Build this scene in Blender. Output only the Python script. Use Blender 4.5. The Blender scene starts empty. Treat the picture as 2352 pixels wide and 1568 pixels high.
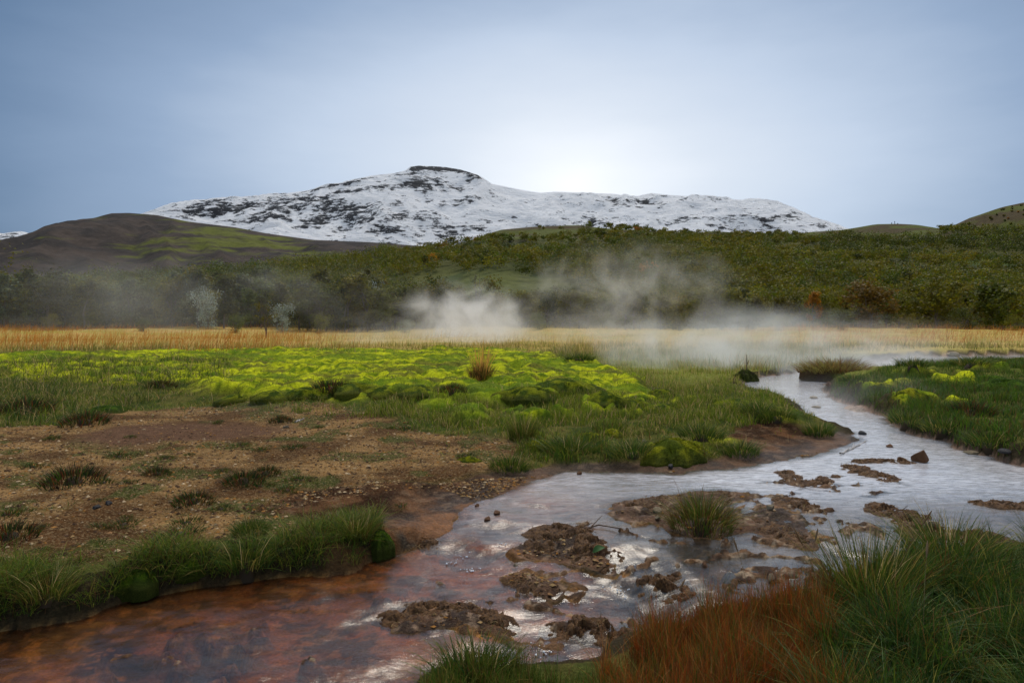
import bpy, bmesh, math, random
import numpy as np
from mathutils import Vector, Matrix

# ------------------------------------------------------------------ camera, sky, sun, exposure
SC = bpy.context.scene
COL = SC.collection
F, CX, HV, H = 1568.0, 1176.0, 735.0, 1.75      # lens in photo units, principal column, horizon row, eye height

cam_d = bpy.data.cameras.new('camera')
cam_d.sensor_width = 36.0
cam_d.lens = 24.0
cam_d.shift_y = -49.0 / 2352.0
cam_d.clip_start = 0.05
cam_d.clip_end = 20000.0
cam = bpy.data.objects.new('camera', cam_d)
cam.location = (0, 0, H)
cam.rotation_euler = (math.radians(90), 0, 0)
COL.objects.link(cam)
SC.camera = cam

SUN_EL, SUN_AZ = math.radians(60), math.radians(14)     # veiled sun, ahead of the camera
world = bpy.data.worlds.new('World')
SC.world = world
world.use_nodes = True
wt = world.node_tree
for n in list(wt.nodes):
    wt.nodes.remove(n)


def WN(kind, **kw):
    n = wt.nodes.new(kind)
    for k, v in kw.items():
        setattr(n, k, v)
    return n


w_out = WN('ShaderNodeOutputWorld')
w_bg = WN('ShaderNodeBackground')
w_bg.inputs['Strength'].default_value = 0.1
w_sky = WN('ShaderNodeTexSky', sky_type='NISHITA', sun_disc=False)
w_sky.sun_elevation = SUN_EL
w_sky.sun_rotation = SUN_AZ
w_sky.air_density = 1.0
w_sky.dust_density = 2.0
w_tc = WN('ShaderNodeTexCoord')
# cloud veil: thin and bright around one low direction, thicker away from it
gd = Vector((0.09, 1.0, 0.20)).normalized()
w_sub = WN('ShaderNodeVectorMath', operation='SUBTRACT')
w_sub.inputs[1].default_value = gd
w_mul = WN('ShaderNodeVectorMath', operation='MULTIPLY')
w_mul.inputs[1].default_value = (0.88, 1.0, 1.65)
w_len = WN('ShaderNodeVectorMath', operation='LENGTH')
w_map = WN('ShaderNodeMapping')
w_map.inputs['Scale'].default_value = (1.2, 1.2, 4.0)
w_noise = WN('ShaderNodeTexNoise')
w_noise.inputs['Scale'].default_value = 1.7
w_noise.inputs['Detail'].default_value = 5.0
w_noise.inputs['Roughness'].default_value = 0.55
w_nm = WN('ShaderNodeMath', operation='MULTIPLY_ADD')
w_nm.inputs[1].default_value = 0.09
w_nm.inputs[2].default_value = -0.045
w_add = WN('ShaderNodeMath', operation='ADD')
w_half = WN('ShaderNodeMath', operation='MULTIPLY')
w_half.inputs[1].default_value = 0.5
w_ramp = WN('ShaderNodeValToRGB')
els = w_ramp.color_ramp.elements
stops = [(0.0, (0.74, 0.755, 0.77)), (0.03, (0.66, 0.69, 0.73)), (0.085, (0.52, 0.57, 0.64)), (0.16, (0.385, 0.455, 0.56)),
         (0.24, (0.20, 0.275, 0.395)), (0.36, (0.050, 0.105, 0.195)), (0.60, (0.17, 0.25, 0.36)), (1.0, (0.26, 0.33, 0.44))]
els[0].position, els[0].color = stops[0][0], (*stops[0][1], 1)
els[1].position, els[1].color = stops[-1][0], (*stops[-1][1], 1)
for p, c in stops[1:-1]:
    e = els.new(p)
    e.color = (*c, 1)
w_scale = WN('ShaderNodeVectorMath', operation='SCALE')
w_scale.inputs['Scale'].default_value = 7.7
w_mix = WN('ShaderNodeMix', data_type='RGBA')
w_mix.inputs['Factor'].default_value = 0.93
L = wt.links.new
L(w_tc.outputs['Generated'], w_sub.inputs[0])
L(w_sub.outputs[0], w_mul.inputs[0])
L(w_mul.outputs[0], w_len.inputs[0])
L(w_tc.outputs['Generated'], w_map.inputs['Vector'])
L(w_map.outputs[0], w_noise.inputs['Vector'])
L(w_noise.outputs['Fac'], w_nm.inputs[0])
L(w_len.outputs['Value'], w_half.inputs[0])
L(w_half.outputs[0], w_add.inputs[0])
L(w_nm.outputs[0], w_add.inputs[1])
L(w_add.outputs[0], w_ramp.inputs['Fac'])
L(w_ramp.outputs['Color'], w_scale.inputs[0])
L(w_sky.outputs['Color'], w_mix.inputs['A'])
L(w_scale.outputs[0], w_mix.inputs['B'])
L(w_mix.outputs['Result'], w_bg.inputs['Color'])
L(w_bg.outputs[0], w_out.inputs['Surface'])

sun_d = bpy.data.lights.new('sun', 'SUN')
sun_d.energy = 1.5
sun_d.angle = math.radians(26)
sun_d.color = (1.0, 0.91, 0.78)
sun = bpy.data.objects.new('sun', sun_d)
sdir = Vector((math.sin(SUN_AZ) * math.cos(SUN_EL), math.cos(SUN_AZ) * math.cos(SUN_EL), math.sin(SUN_EL)))
sun.rotation_euler = sdir.to_track_quat('Z', 'Y').to_euler()
COL.objects.link(sun)

SC.view_settings.view_transform = 'Standard'
SC.view_settings.look = 'None'
SC.view_settings.gamma = 1.0
SC.view_settings.exposure = 0.86
SC.view_settings.use_curve_mapping = False
SC.cycles.use_denoising = True
SC.cycles.max_bounces = 8
SC.cycles.transparent_max_bounces = 12
SC.cycles.volume_bounces = 4
SC.cycles.volume_max_steps = 96

# ------------------------------------------------------------------ numbers: noise, polygons, meshes
rng = np.random.default_rng(7)


def hash2(ix, iy, seed):
    h = (ix.astype(np.int64) * 374761393 + iy.astype(np.int64) * 668265263 + seed * 974711) & 0xFFFFFFFF
    h = ((h ^ (h >> 13)) * 1274126177) & 0xFFFFFFFF
    h = ((h ^ (h >> 16)) * 2246822519) & 0xFFFFFFFF
    h = h ^ (h >> 15)
    return (h & 0xFFFFFF).astype(np.float64) / float(0xFFFFFF)


def vnoise(x, y, seed=0):
    xi, yi = np.floor(x), np.floor(y)
    fx, fy = x - xi, y - yi
    fx = fx * fx * fx * (fx * (fx * 6 - 15) + 10)
    fy = fy * fy * fy * (fy * (fy * 6 - 15) + 10)
    a, b = hash2(xi, yi, seed), hash2(xi + 1, yi, seed)
    c, d = hash2(xi, yi + 1, seed), hash2(xi + 1, yi + 1, seed)
    return (a + (b - a) * fx) * (1 - fy) + (c + (d - c) * fx) * fy


def fbm(x, y, seed=0, octaves=4, gain=0.5):
    s, a, t = 0.0, 1.0, 0.0
    for o in range(octaves):
        s = s + a * vnoise(x * 2 ** o + 17.3 * o, y * 2 ** o - 9.1 * o, seed + o)
        t += a
        a *= gain
    return s / t


def worley(x, y, seed=0):
    xi, yi = np.floor(x), np.floor(y)
    best = np.full(np.shape(x), 9.0)
    for dx in (-1, 0, 1):
        for dy in (-1, 0, 1):
            px = xi + dx + 0.15 + 0.7 * hash2(xi + dx, yi + dy, seed)
            py = yi + dy + 0.15 + 0.7 * hash2(xi + dx, yi + dy, seed + 51)
            best = np.minimum(best, (x - px) ** 2 + (y - py) ** 2)
    return np.sqrt(best)


def smooth(a, b, x):
    t = np.clip((x - a) / (b - a), 0, 1)
    return t * t * (3 - 2 * t)


def poly_sd(poly, x, y):
    """signed distance to a closed polygon: negative inside."""
    P = np.asarray(poly, float)
    d2 = np.full(x.shape, 1e18)
    inside = np.zeros(x.shape, bool)
    n = len(P)
    for i in range(n):
        ax, ay = P[i]
        bx, by = P[(i + 1) % n]
        ex, ey = bx - ax, by - ay
        wx, wy = x - ax, y - ay
        t = np.clip((wx * ex + wy * ey) / (ex * ex + ey * ey + 1e-12), 0, 1)
        d2 = np.minimum(d2, (wx - ex * t) ** 2 + (wy - ey * t) ** 2)
        c = (ay > y) != (by > y)
        with np.errstate(divide='ignore', invalid='ignore'):
            xx = (bx - ax) * (y - ay) / (by - ay + 1e-15) + ax
        inside ^= c & (x < xx)
    d = np.sqrt(d2)
    return np.where(inside, -d, d)


def idw(pts, x, y, power):
    num = np.zeros(x.shape)
    den = np.zeros(x.shape)
    for px, py, v in pts:
        s = 0.12 + 0.02 * py          # feature size grows with distance
        w = 1.0 / (((x - px) ** 2 + (y - py) ** 2 * 0.5) / (s * s) + 0.3) ** (power / 2)
        num += w * v
        den += w
    return num / den


def unproj(u, v, z=0.0):
    Y = (H - z) * F / (v - HV)
    return (Y * (u - CX) / F, Y)


def march(fn, uv, y0=1.6, y1=170.0, n=700):
    """first hit of the lens rays through uv with the height function fn."""
    uv = np.asarray(uv, float).reshape(-1, 2)
    Ys = np.geomspace(y0, y1, n)
    k = (uv[:, 0:1] - CX) / F
    m = (uv[:, 1:2] - HV) / F
    X = k * Ys[None]
    YY = np.broadcast_to(Ys[None], X.shape)
    z = fn(X.ravel(), YY.ravel()).reshape(X.shape)
    below = (H - m * Ys[None]) <= z
    idx = np.where(below.any(1), below.argmax(1), n - 1)
    r = np.arange(len(uv))
    return np.stack([X[r, idx], YY[r, idx], z[r, idx]], 1)


def new_mesh(name, verts, quads=None, tris=None, col=None, smooth_shade=True, attrs=None):
    me = bpy.data.meshes.new(name)
    verts = np.asarray(verts, np.float32)
    nq = 0 if quads is None else len(quads)
    nt = 0 if tris is None else len(tris)
    me.vertices.add(len(verts))
    me.vertices.foreach_set('co', verts.ravel())
    loops = []
    if nq:
        loops.append(np.asarray(quads, np.int32).ravel())
    if nt:
        loops.append(np.asarray(tris, np.int32).ravel())
    loops = np.concatenate(loops)
    me.loops.add(len(loops))
    me.loops.foreach_set('vertex_index', loops)
    me.polygons.add(nq + nt)
    starts = np.concatenate([np.arange(nq) * 4, nq * 4 + np.arange(nt) * 3]).astype(np.int32)
    me.polygons.foreach_set('loop_start', starts)
    me.polygons.foreach_set('use_smooth', np.full(nq + nt, bool(smooth_shade)))
    me.update(calc_edges=True)
    if col is not None:
        a = me.attributes.new('Col', 'FLOAT_COLOR', 'POINT')
        c = np.ones((len(verts), 4), np.float32)
        c[:, :3] = col
        a.data.foreach_set('color', c.ravel())
    for k, v in (attrs or {}).items():
        a = me.attributes.new(k, 'FLOAT', 'POINT')
        a.data.foreach_set('value', np.asarray(v, np.float32))
    return me


def link(name, me, mat=None, parent=None, label=None, category=None, group=None, kind=None, loc=None):
    o = bpy.data.objects.new(name, me)
    COL.objects.link(o)
    if mat is not None and me is not None and not me.materials:
        me.materials.append(mat)
    if parent is not None:
        o.parent = parent
    if loc is not None:
        o.location = loc
    for k, v in (('label', label), ('category', category), ('group', group), ('kind', kind)):
        if v:
            o[k] = v
    return o


# ------------------------------------------------------------------ materials
def mat_base(name):
    m = bpy.data.materials.new(name)
    m.use_nodes = True
    t = m.node_tree
    for n in list(t.nodes):
        t.nodes.remove(n)
    out = t.nodes.new('ShaderNodeOutputMaterial')
    return m, t, out


def nd(t, kind, ins=None, **kw):
    n = t.nodes.new(kind)
    for k, v in kw.items():
        setattr(n, k, v)
    for k, v in (ins or {}).items():
        n.inputs[k].default_value = v
    return n


def noise_tex(t, scale, detail=4, rough=0.55, stretch=None, coord='Object'):
    tc = nd(t, 'ShaderNodeTexCoord')
    n = nd(t, 'ShaderNodeTexNoise', {'Scale': scale, 'Detail': detail, 'Roughness': rough})
    if stretch:
        mp = nd(t, 'ShaderNodeMapping', {'Scale': stretch})
        t.links.new(tc.outputs[coord], mp.inputs['Vector'])
        t.links.new(mp.outputs[0], n.inputs['Vector'])
    else:
        t.links.new(tc.outputs[coord], n.inputs['Vector'])
    return n


def mix_rgb(t, a, b, fac, blend='MIX'):
    n = nd(t, 'ShaderNodeMix', data_type='RGBA', blend_type=blend)
    for sock, v in (('A', a), ('B', b), ('Factor', fac)):
        s = n.inputs[sock] if sock == 'Factor' else [i for i in n.inputs if i.name == sock and i.type == 'RGBA'][0]
        if hasattr(v, 'is_linked'):
            t.links.new(v, s)
        elif isinstance(v, (int, float)):
            s.default_value = v
        else:
            s.default_value = (*v, 1)
    return [o for o in n.outputs if o.type == 'RGBA'][0]


def map_range(t, v, a, b, c=0.0, d=1.0):
    n = nd(t, 'ShaderNodeMapRange', {'From Min': a, 'From Max': b, 'To Min': c, 'To Max': d})
    n.clamp = True
    t.links.new(v, n.inputs['Value'])
    return n.outputs[0]


def math_n(t, op, a, b=None):
    n = nd(t, 'ShaderNodeMath', operation=op)
    for i, v in enumerate((a, b)):
        if v is None:
            continue
        if hasattr(v, 'is_linked'):
            t.links.new(v, n.inputs[i])
        else:
            n.inputs[i].default_value = v
    return n.outputs[0]


def bump(t, height, strength, dist):
    b = nd(t, 'ShaderNodeBump', {'Strength': strength, 'Distance': dist})
    t.links.new(height, b.inputs['Height'])
    return b.outputs[0]


def attr(t, name):
    return nd(t, 'ShaderNodeAttribute', attribute_name=name)


def leaf_material(name, source='attr', translucent=0.35, rough=0.6, vary=0.25):
    m, t, out = mat_base(name)
    if source == 'attr':
        c = attr(t, 'Col').outputs['Color']
    else:
        oi = nd(t, 'ShaderNodeObjectInfo')
        c = mix_rgb(t, oi.outputs['Color'], attr(t, 'Col').outputs['Color'], 1.0, 'MULTIPLY')
    d = nd(t, 'ShaderNodeBsdfPrincipled', {'Roughness': rough})
    d.inputs['Specular IOR Level'].default_value = 0.25
    tr = nd(t, 'ShaderNodeBsdfTranslucent')
    mx = nd(t, 'ShaderNodeMixShader', {'Fac': translucent})
    t.links.new(c, d.inputs['Base Color'])
    t.links.new(c, tr.inputs['Color'])
    t.links.new(d.outputs[0], mx.inputs[1])
    t.links.new(tr.outputs[0], mx.inputs[2])
    t.links.new(mx.outputs[0], out.inputs['Surface'])
    return m


M_GRASS = leaf_material('grass_blade', 'attr', 0.40)
M_LEAF = leaf_material('birch_leaf', 'object', 0.45)
M_SCRUB = leaf_material('scrub_leaf', 'attr', 0.45)


def ground_material():
    m, t, out = mat_base('ground')
    col = attr(t, 'Col').outputs['Color']
    wet = attr(t, 'wet').outputs['Fac']
    mossy = attr(t, 'mossy').outputs['Fac']
    n1 = noise_tex(t, 9.0, 6, 0.65).outputs['Fac']
    n2 = noise_tex(t, 45.0, 5, 0.7).outputs['Fac']
    k1 = map_range(t, n1, 0.3, 0.72, 0.62, 1.35)
    k2 = map_range(t, n2, 0.3, 0.7, 0.55, 1.45)
    k = math_n(t, 'MULTIPLY', k1, k2)
    kk = nd(t, 'ShaderNodeCombineColor')
    for i in range(3):
        t.links.new(k, kk.inputs[i])
    c = mix_rgb(t, col, kk.outputs[0], 1.0, 'MULTIPLY')
    # pale mineral crumbs on bare soil
    vor = nd(t, 'ShaderNodeTexVoronoi', {'Scale': 75.0, 'Randomness': 1.0})
    tc = nd(t, 'ShaderNodeTexCoord')
    t.links.new(tc.outputs['Object'], vor.inputs['Vector'])
    sepv = nd(t, 'ShaderNodeSeparateColor')
    t.links.new(vor.outputs['Color'], sepv.inputs[0])
    pale = map_range(t, sepv.outputs[0], 0.62, 0.9)
    grav = attr(t, 'gravelly').outputs['Fac']
    c = mix_rgb(t, c, (0.42, 0.30, 0.16), math_n(t, 'MULTIPLY', math_n(t, 'MULTIPLY', pale, grav), 0.35))
    p = nd(t, 'ShaderNodeBsdfPrincipled')
    t.links.new(c, p.inputs['Base Color'])
    t.links.new(map_range(t, wet, 0, 1, 0.95, 0.5), p.inputs['Roughness'])
    t.links.new(map_range(t, wet, 0, 1, 0.03, 0.15), p.inputs['Specular IOR Level'])
    h = math_n(t, 'ADD', math_n(t, 'MULTIPLY', n1, 1.0), math_n(t, 'MULTIPLY', n2, 0.6))
    h = math_n(t, 'ADD', h, math_n(t, 'MULTIPLY', math_n(t, 'MULTIPLY', sepv.outputs[1], grav), 0.5))
    t.links.new(bump(t, h, 0.9, 0.03), p.inputs['Normal'])
    t.links.new(p.outputs[0], out.inputs['Surface'])
    return m


def moss_material():
    m, t, out = mat_base('moss')
    col = attr(t, 'Col').outputs['Color']
    n1 = noise_tex(t, 22.0, 6, 0.7).outputs['Fac']
    n2 = noise_tex(t, 120.0, 3, 0.7).outputs['Fac']
    k = math_n(t, 'MULTIPLY', map_range(t, n1, 0.3, 0.7, 0.35, 1.55), map_range(t, n2, 0.3, 0.7, 0.5, 1.5))
    kk = nd(t, 'ShaderNodeCombineColor')
    for i in range(3):
        t.links.new(k, kk.inputs[i])
    c = mix_rgb(t, col, kk.outputs[0], 1.0, 'MULTIPLY')
    p = nd(t, 'ShaderNodeBsdfPrincipled', {'Roughness': 0.95})
    p.inputs['Specular IOR Level'].default_value = 0.1
    t.links.new(c, p.inputs['Base Color'])
    h = math_n(t, 'ADD', n1, math_n(t, 'MULTIPLY', n2, 0.5))
    t.links.new(bump(t, h, 1.0, 0.10), p.inputs['Normal'])
    t.links.new(p.outputs[0], out.inputs['Surface'])
    return m


def crust_material(name, dark, light, rough=0.5, amount=(0.52, 0.72)):
    m, t, out = mat_base(name)
    n1 = noise_tex(t, 14.0, 6, 0.7).outputs['Fac']
    n2 = noise_tex(t, 70.0, 4, 0.7).outputs['Fac']
    f = math_n(t, 'ADD', math_n(t, 'MULTIPLY', n1, 0.5), math_n(t, 'MULTIPLY', n2, 0.5))
    c = mix_rgb(t, dark, light, map_range(t, f, amount[0], amount[1]))
    p = nd(t, 'ShaderNodeBsdfPrincipled', {'Roughness': rough})
    p.inputs['Specular IOR Level'].default_value = 0.18
    t.links.new(c, p.inputs['Base Color'])
    t.links.new(bump(t, f, 1.0, 0.03), p.inputs['Normal'])
    t.links.new(p.outputs[0], out.inputs['Surface'])
    return m


def plain_material(name, col, rough=0.8):
    return crust_material(name, tuple(c * 0.65 for c in col), tuple(min(1, c * 1.2) for c in col), rough, (0.35, 0.65))


def water_material():
    m, t, out = mat_base('stream_water')
    sheen_silt_amt = attr(t, 'sheen_silt_amt').outputs['Fac']  # diffuse share: painted sky sheen upstream, brown sediment at lower left
    turb = attr(t, 'turb').outputs['Fac']
    tint = attr(t, 'Col').outputs['Color']
    a = noise_tex(t, 5.0, 5, 0.6, (0.55, 1.5, 1.0))
    b = noise_tex(t, 38.0, 4, 0.65, (0.55, 1.5, 1.0))
    a.inputs['Distortion'].default_value = 1.2
    b.inputs['Distortion'].default_value = 0.6
    h = math_n(t, 'ADD', math_n(t, 'MULTIPLY', a.outputs['Fac'], 1.0), math_n(t, 'MULTIPLY', b.outputs['Fac'], 0.42))
    bp = nd(t, 'ShaderNodeBump', {'Distance': 0.035})
    t.links.new(h, bp.inputs['Height'])
    t.links.new(map_range(t, turb, 0, 1, 0.15, 0.24), bp.inputs['Strength'])
    fr = nd(t, 'ShaderNodeFresnel', {'IOR': 1.58})
    t.links.new(bp.outputs[0], fr.inputs['Normal'])
    gl = nd(t, 'ShaderNodeBsdfGlossy', {'Roughness': 0.10, 'Color': (1, 1, 1, 1)})
    t.links.new(bp.outputs[0], gl.inputs['Normal'])
    t.links.new(map_range(t, turb, 0, 1, 0.08, 0.26), gl.inputs['Roughness'])
    tp = nd(t, 'ShaderNodeBsdfTransparent')
    t.links.new(tint, tp.inputs['Color'])
    streak = map_range(t, noise_tex(t, 12.0, 7, 0.75, (0.5, 1.7, 1.0)).outputs['Fac'], 0.36, 0.66)
    df = nd(t, 'ShaderNodeBsdfDiffuse')
    t.links.new(mix_rgb(t, attr(t, 'sheen_silt').outputs['Color'], mix_rgb(t, attr(t, 'sheen_silt').outputs['Color'], (1.6, 1.6, 1.62), 1.0, 'MULTIPLY'), streak), df.inputs['Color'])
    mk = nd(t, 'ShaderNodeMixShader')
    mf = math_n(t, 'MULTIPLY', sheen_silt_amt, map_range(t, streak, 0, 1, 0.45, 0.95))
    t.links.new(mf, mk.inputs['Fac'])
    t.links.new(tp.outputs[0], mk.inputs[1])
    t.links.new(df.outputs[0], mk.inputs[2])
    mx = nd(t, 'ShaderNodeMixShader')
    t.links.new(fr.outputs[0], mx.inputs['Fac'])
    t.links.new(mk.outputs[0], mx.inputs[1])
    t.links.new(gl.outputs[0], mx.inputs[2])
    t.links.new(mx.outputs[0], out.inputs['Surface'])
    return m


def mountain_material():
    m, t, out = mat_base('snow_and_rock')
    rock = attr(t, 'rock').outputs['Fac']
    n1 = noise_tex(t, 0.014, 10, 0.74, (0.7, 0.7, 2.4)).outputs['Fac']
    n2 = noise_tex(t, 0.06, 6, 0.75, (0.6, 0.6, 2.0)).outputs['Fac']
    f = math_n(t, 'ADD', math_n(t, 'ADD', rock, math_n(t, 'MULTIPLY', math_n(t, 'SUBTRACT', n1, 0.5), 2.0)),
               math_n(t, 'MULTIPLY', math_n(t, 'SUBTRACT', n2, 0.5), 2.2))
    mask = map_range(t, f, 0.46, 0.60)
    c = mix_rgb(t, (0.90, 0.905, 0.92), (0.026, 0.030, 0.038), mask)
    p = nd(t, 'ShaderNodeBsdfPrincipled', {'Roughness': 0.85})
    p.inputs['Specular IOR Level'].default_value = 0.2
    t.links.new(c, p.inputs['Base Color'])
    t.links.new(bump(t, math_n(t, 'ADD', n1, n2), 0.8, 26.0), p.inputs['Normal'])
    t.links.new(p.outputs[0], out.inputs['Surface'])
    return m


def vcol_material(name, scale, strength=0.6, rough=0.95, dist=0.5):
    m, t, out = mat_base(name)
    col = attr(t, 'Col').outputs['Color']
    n1 = noise_tex(t, scale, 8, 0.7).outputs['Fac']
    k = map_range(t, n1, 0.3, 0.7, 1 - strength, 1 + strength)
    kk = nd(t, 'ShaderNodeCombineColor')
    for i in range(3):
        t.links.new(k, kk.inputs[i])
    c = mix_rgb(t, col, kk.outputs[0], 1.0, 'MULTIPLY')
    p = nd(t, 'ShaderNodeBsdfPrincipled', {'Roughness': rough})
    p.inputs['Specular IOR Level'].default_value = 0.15
    t.links.new(c, p.inputs['Base Color'])
    t.links.new(bump(t, n1, 0.7, dist), p.inputs['Normal'])
    t.links.new(p.outputs[0], out.inputs['Surface'])
    return m


M_GROUND = ground_material()
M_MOSS = moss_material()
M_WATER = water_material()
M_CRUST = crust_material('mud_crust', (0.050, 0.020, 0.006), (0.26, 0.13, 0.045), 0.5, (0.44, 0.70))
M_ROCK = crust_material('brown_rock', (0.12, 0.050, 0.020), (0.32, 0.15, 0.065), 0.6, (0.4, 0.7))
M_DARKROCK = crust_material('dark_rock', (0.045, 0.042, 0.042), (0.13, 0.12, 0.115), 0.6, (0.4, 0.7))
M_PALEROCK = crust_material('pale_rock', (0.16, 0.11, 0.06), (0.50, 0.40, 0.26), 0.75, (0.35, 0.62))
M_BARK = plain_material('birch_bark', (0.16, 0.13, 0.11), 0.85)
M_TWIG = plain_material('dead_wood', (0.17, 0.10, 0.06), 0.8)
M_PALEWOOD = plain_material('bleached_wood', (0.5, 0.45, 0.4), 0.8)

# ------------------------------------------------------------------ the lie of the land
W_CTRL = [(2300, 1100, 0), (2000, 1060, 0), (2150, 1160, 0), (1700, 1095, 0), (1950, 950, 0.01), (1800, 870, 0.02), (2100, 835, 0.02), (2450, 1000, 0),
          (1400, 1110, -.01), (1230, 1130, -.03), (1160, 1180, -.06), (1120, 1230, -.12), (1080, 1290, -.19), (880, 1330, -.21),
          (600, 1400, -.23), (150, 1470, -.24), (-300, 1550, -.25), (900, 1480, -.24), (900, 1600, -.27), (1250, 1500, -.25), (1300, 1390, -.21),
          (1440, 1390, -.21), (1480, 1320, -.12), (1590, 1290, -.07), (1850, 1290, -.06), (1960, 1220, -.03), (1400, 1230, -.05),
          (1300, 1330, -.17), (1100, 1360, -.20), (2250, 1230, -.01), (2100, 1250, -.05), (1700, 1340, -.08), (1600, 1060, 0)]
W_PTS = [(*unproj(u, v, z), z) for u, v, z in W_CTRL]
W_PTS += [(0, 60, .02), (40, 60, .02), (-40, 40, 0), (30, 30, .02), (-10, 15, .0), (-6, 9, -.03), (0, 1.0, -.2), (8, 3, 0.0)]


def wlev(x, y):
    return idw(W_PTS, x, y, 4.5)


L_CTRL = [(300, 1100, .06), (600, 1000, .10), (100, 1000, .12), (400, 945, .15), (900, 1110, .02), (800, 1190, -.03), (600, 1200, -.02),
          (300, 1220, -.02), (0, 1150, .03), (1200, 1060, .05), (1000, 1020, .08), (100, 1350, -.02), (-200, 1300, 0), (400, 1290, -.02), (650, 1255, -.03), (820, 1225, -.03),
          (980, 1170, -.03), (700, 905, .26), (1000, 905, .30), (1250, 895, .34), (1450, 900, .28), (1520, 930, .20), (300, 890, .26), (50, 900, .26),
          (500, 820, .34), (1200, 825, .36), (0, 820, .34), (900, 850, .30), (200, 850, .28), (1400, 1020, .10), (1550, 1030, .10), (1700, 1000, .10), (1850, 1000, .06), (1600, 960, .16),
          (1770, 940, .18), (1650, 900, .16), (1500, 810, .22), (1650, 850, .16), (1850, 830, .22), (1930, 800, .25), (2300, 800, .30),
          (2100, 890, .32), (2250, 850, .46), (2150, 960, .28), (2330, 990, .26), (1960, 890, .24), (2330, 900, .38), (2080, 870, .34),
          (1700, 1480, -.08), (2000, 1420, .02), (2300, 1350, .06), (2200, 1560, .10), (1500, 1560, -.14), (1100, 1560, -.19), (2600, 1300, .08)]
L_PTS = [(*unproj(u, v, z), z) for u, v, z in L_CTRL]
L_PTS += [(0, 60, .28), (-30, 55, .3), (35, 55, .3), (60, 80, .35), (-60, 80, .4), (0, 100, .35), (0, 0.6, 0.05), (4, 0, .1), (-4, 0, -.05), (-40, 30, .35), (40, 25, .4)]


def lland(x, y):
    return idw(L_PTS, x, y, 3.0) + smooth(40, 62, y) * smooth(400, 150, y) * (fbm(x * 0.045, y * 0.03, 19, 3) - 0.5) * 1.3


WATER_PX = [(1736, 866), (1712, 876), (1700, 888), (1735, 905), (1800, 917), (1832, 936), (1838, 958), (1892, 974), (1953, 995), (1972, 1014), (1930, 1034),
            (1824, 1053), (1756, 1066), (1688, 1080), (1620, 1079), (1552, 1088), (1437, 1085), (1360, 1083), (1293, 1084), (1221, 1107), (1180, 1130), (1141, 1138),
            (1105, 1150), (1062, 1170), (1050, 1190), (1035, 1206), (1014, 1236), (960, 1262), (895, 1280), (799, 1313), (700, 1325), (595, 1336), (470, 1352), (340, 1378),
            (204, 1414), (51, 1446), (-60, 1465), (-400, 1540), (-1200, 1800), (-1200, 2600), (700, 2600), (930, 1660), (960, 1570), (1010, 1540), (1200, 1532), (1290, 1530), (1340, 1525), (1400, 1490),
            (1500, 1450), (1600, 1420), (1700, 1390), (1830, 1370), (1900, 1345), (1960, 1310), (2050, 1300), (2150, 1285), (2250, 1268), (2352, 1255), (2700, 1230),
            (2900, 1150), (2700, 1105), (2352, 1070), (2283, 1056), (2229, 1036), (2164, 1015), (2110, 1000), (2062, 985), (2035, 957), (1970, 936), (1920, 918), (1896, 904), (1902, 884),
            (1936, 867), (1994, 860), (2060, 857), (2110, 848), (2200, 838), (2352, 832), (2700, 825), (2700, 812), (2352, 816), (2164, 818), (2050, 822), (2010, 833), (1990, 846), (1858, 853)]
WATER = march(wlev, WATER_PX)[:, :2]
ISLANDS_PX = [
    [(1505, 1154), (1550, 1140), (1592, 1130), (1650, 1128), (1714, 1133), (1718, 1147), (1674, 1161), (1707, 1175), (1750, 1170), (1793, 1175), (1829, 1190), (1865, 1226),
     (1887, 1253), (1847, 1267), (1793, 1244), (1721, 1226), (1667, 1236), (1595, 1240), (1541, 1222), (1500, 1207), (1440, 1203), (1402, 1186), (1412, 1162), (1460, 1152)],
    [(1180, 1275), (1230, 1240), (1263, 1222), (1290, 1218), (1320, 1240), (1350, 1262), (1390, 1280), (1415, 1300), (1420, 1330), (1395, 1325), (1350, 1310), (1300, 1296), (1240, 1290), (1195, 1292)],
    [(1150, 1330), (1200, 1322), (1260, 1335), (1300, 1352), (1275, 1385), (1235, 1372), (1190, 1352)],
    [(895, 1455), (930, 1420), (985, 1398), (1050, 1396), (1110, 1410), (1150, 1430), (1160, 1470), (1120, 1452), (1050, 1440), (1000, 1455), (940, 1470)],
]
ISLANDS = [march(wlev, p)[:, :2] for p in ISLANDS_PX]


LEDGE = march(wlev, [(1150, 1300), (1200, 1240), (1290, 1205), (1420, 1150), (1560, 1115), (1720, 1110), (1780, 1085), (1930, 1075), (2080, 1090), (2100, 1130), (1960, 1160), (1990, 1190), (2120, 1215), (2400, 1225), (2400, 1290),
                     (2150, 1290), (1950, 1320), (1840, 1360), (1600, 1410), (1500, 1450), (1400, 1490), (1290, 1520), (1100, 1500), (880, 1470), (920, 1410), (1060, 1380), (1130, 1350)])[:, :2]


SHOAL = march(wlev, [(60, 1530), (300, 1440), (520, 1400), (800, 1350), (1010, 1300), (1130, 1330), (1040, 1390), (900, 1420), (820, 1520), (700, 1640), (-100, 1700)])[:, :2]


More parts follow.
